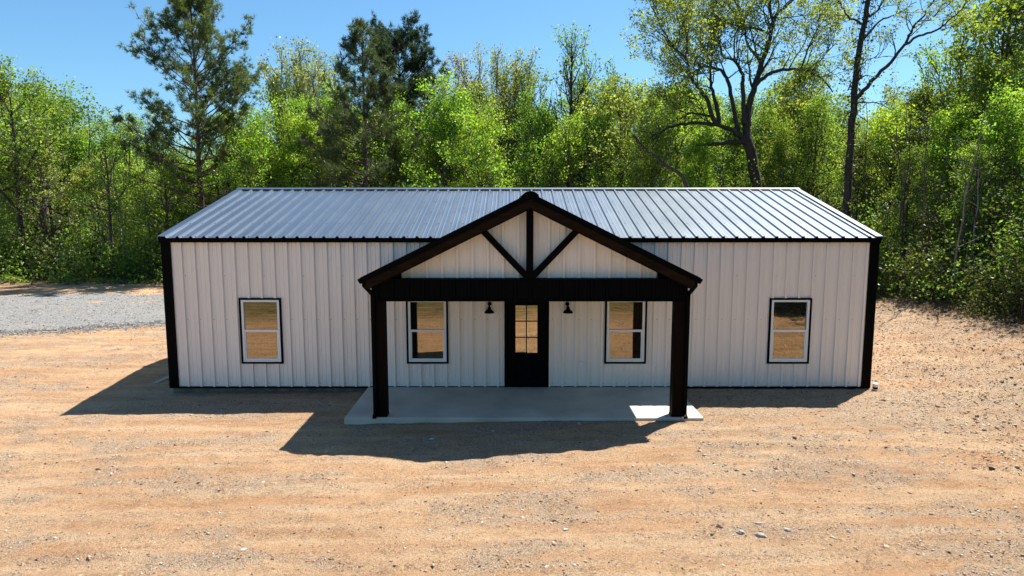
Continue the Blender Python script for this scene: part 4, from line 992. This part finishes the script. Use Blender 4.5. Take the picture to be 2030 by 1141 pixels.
# ---- thin bare stems among the foliage: each a sapling
STEMS = []
for k in range(62):
    px = random.uniform(-20, 2040) if k < 46 else random.uniform(1760, 2040)
    if 340 < px < 1700: d_ = random.uniform(38.8, 46)
    elif px <= 340: d_ = random.uniform(39.5, 46)
    else: d_ = random.uniform(24.5, 33) if px > 1790 else random.uniform(29, 38)
    s = spot(px, d_); h = random.uniform(5, 9); T = Tree(); b = random.uniform(-.9, .9)
    L_ = smooth_line([(0, 0, -.1), (b * .3, .1 * b, h * .35), (b * .8, .2 * b, h * .7), (b * 1.2, .1, h)], 3, .04); T.limb(L_, random.uniform(.03, .075), .012, 5)
    for q in range(5):
        i = random.randint(3, len(L_) - 2); dd = np.array([rng.normal(), rng.normal(), .8 + .4 * rng.random()]); dd *= random.uniform(.4, 1.0) / np.linalg.norm(dd) * 1.6
        T.limb(np.array([L_[i], L_[i] + dd * .5 + .05 * rng.normal(size=3), L_[i] + dd]), .02, .006, 3)
    m_, _ = T.meshes(); bk = random.choice(['bark_dark', 'bark', 'bark_pale']); thin.append((px, bk, plant('bare_sapling', (m_, None), (bk, None), (s[0], s[1], 0), '', 'sapling', 'bare saplings in the wood edge', rot=0)))
relabel(thin, 'bare stem in undergrowth')

# ---- undergrowth: thicket along the wood's edge (nobody could count it)
def thicket(name, spots_, mat, label, size=.13, per=330):
    T = Tree()
    for (x, y, z0, r, h) in spots_:
        n = int(per * r * h / 2.2); u = rng.random(n); ang = rng.random(n) * 6.283
        k = 6; cc = rng.normal(size=(k, 3)) * np.array([r * .45, r * .45, h * .25]) + np.array([0, 0, h * .5]); w = rng.integers(0, k, n)
        C = cc[w] + rng.normal(size=(n, 3)) * np.array([r * .28, r * .28, h * .17]); C[:, 2] = np.abs(C[:, 2]) * .98 + .02
        C += np.array([x, y, z0]); T.leaves(C, size, np.clip(.45 + .25 * rng.normal(size=k)[w] + .1 * rng.normal(size=n), 0, 1))
        for q in range(5):
            e_ = np.array([x, y, z0]) + np.array([rng.normal() * r * .5, rng.normal() * r * .5, h * rng.uniform(.6, 1.1)]); s0 = np.array([x + rng.normal() * r * .2, y + rng.normal() * r * .2, z0 - .05])
            T.limb(np.array([s0, (s0 + e_) / 2 + .12 * rng.normal(size=3), e_]), .022, .006, 3)
    w_, c_ = T.meshes(); o = link(name, c_, mat); tag(o, label, 'undergrowth', kind='stuff'); o2 = link('stems', w_, 'bark', o)
    o2['kind'] = 'stuff'; return o
sl = []
for k in range(170):                       # left and behind the house
    x = random.uniform(-37, -11.5); d = random.random() ** 1.3
    sl.append((x, 23.3 + 5 * d + .6 * math.sin(x * 1.3), 0, random.uniform(.8, 1.6), random.uniform(1.3, 2.4) + 2.2 * d))
thicket('undergrowth', sl[:120], 'leaf_mid', 'tangled green undergrowth along the wood edge beyond the gravel drive', .15)
thicket('undergrowth', sl[120:], 'leaf_pale', 'greyish green brush mixed into the wood edge beyond the gravel drive', .14)
sb = [(random.uniform(-12, 14), random.uniform(23, 28), 0, random.uniform(.9, 1.7), random.uniform(2.2, 4.5)) for k in range(70)]
thicket('undergrowth', sb, 'leaf_bright', 'sunlit green undergrowth showing just above the roof ridge', .16)
sr = []
for k in range(150):
    t = random.random(); x0 = np.interp(t, [0, .3, .7, 1], [15.6, 15.0, 14.6, 12.5]); y0 = np.interp(t, [0, .3, .7, 1], [-4, 4, 10.5, 15]); d = 4.5 * random.random() ** 1.4
    sr.append((x0 + 1.1 + d * .9, y0 + d * .5, float(gz(x0, y0)), random.uniform(.6, 1.2), random.uniform(1.2, 2.4) + .8 * d))
thicket('undergrowth', sr[:45], 'leaf_mid', 'shaded green undergrowth along the wood edge right of the house', .11, 330)
thicket('undergrowth', sr[45:], 'leaf_dark', 'dark leafy brush at the foot of the right-hand wood edge', .11, 300)
sw = [(-30 + 22 * (k + random.random()) / 34, 22.2 + random.uniform(-.5, .6), 0, random.uniform(.4, .8), random.uniform(.2, .5)) for k in range(34)]
sf = [(-55 + 100 * (k + random.random()) / 60, random.uniform(44, 50), 0, 2.4, 6) for k in range(60)]
thicket('undergrowth', sf, 'leaf_dark', 'dim green undergrowth far back between the trunks of the wood', .30, 60)
thicket('weeds', sw, 'leaf_bright', 'low bright weeds at the foot of the wood edge beyond the drive', .10, 700)
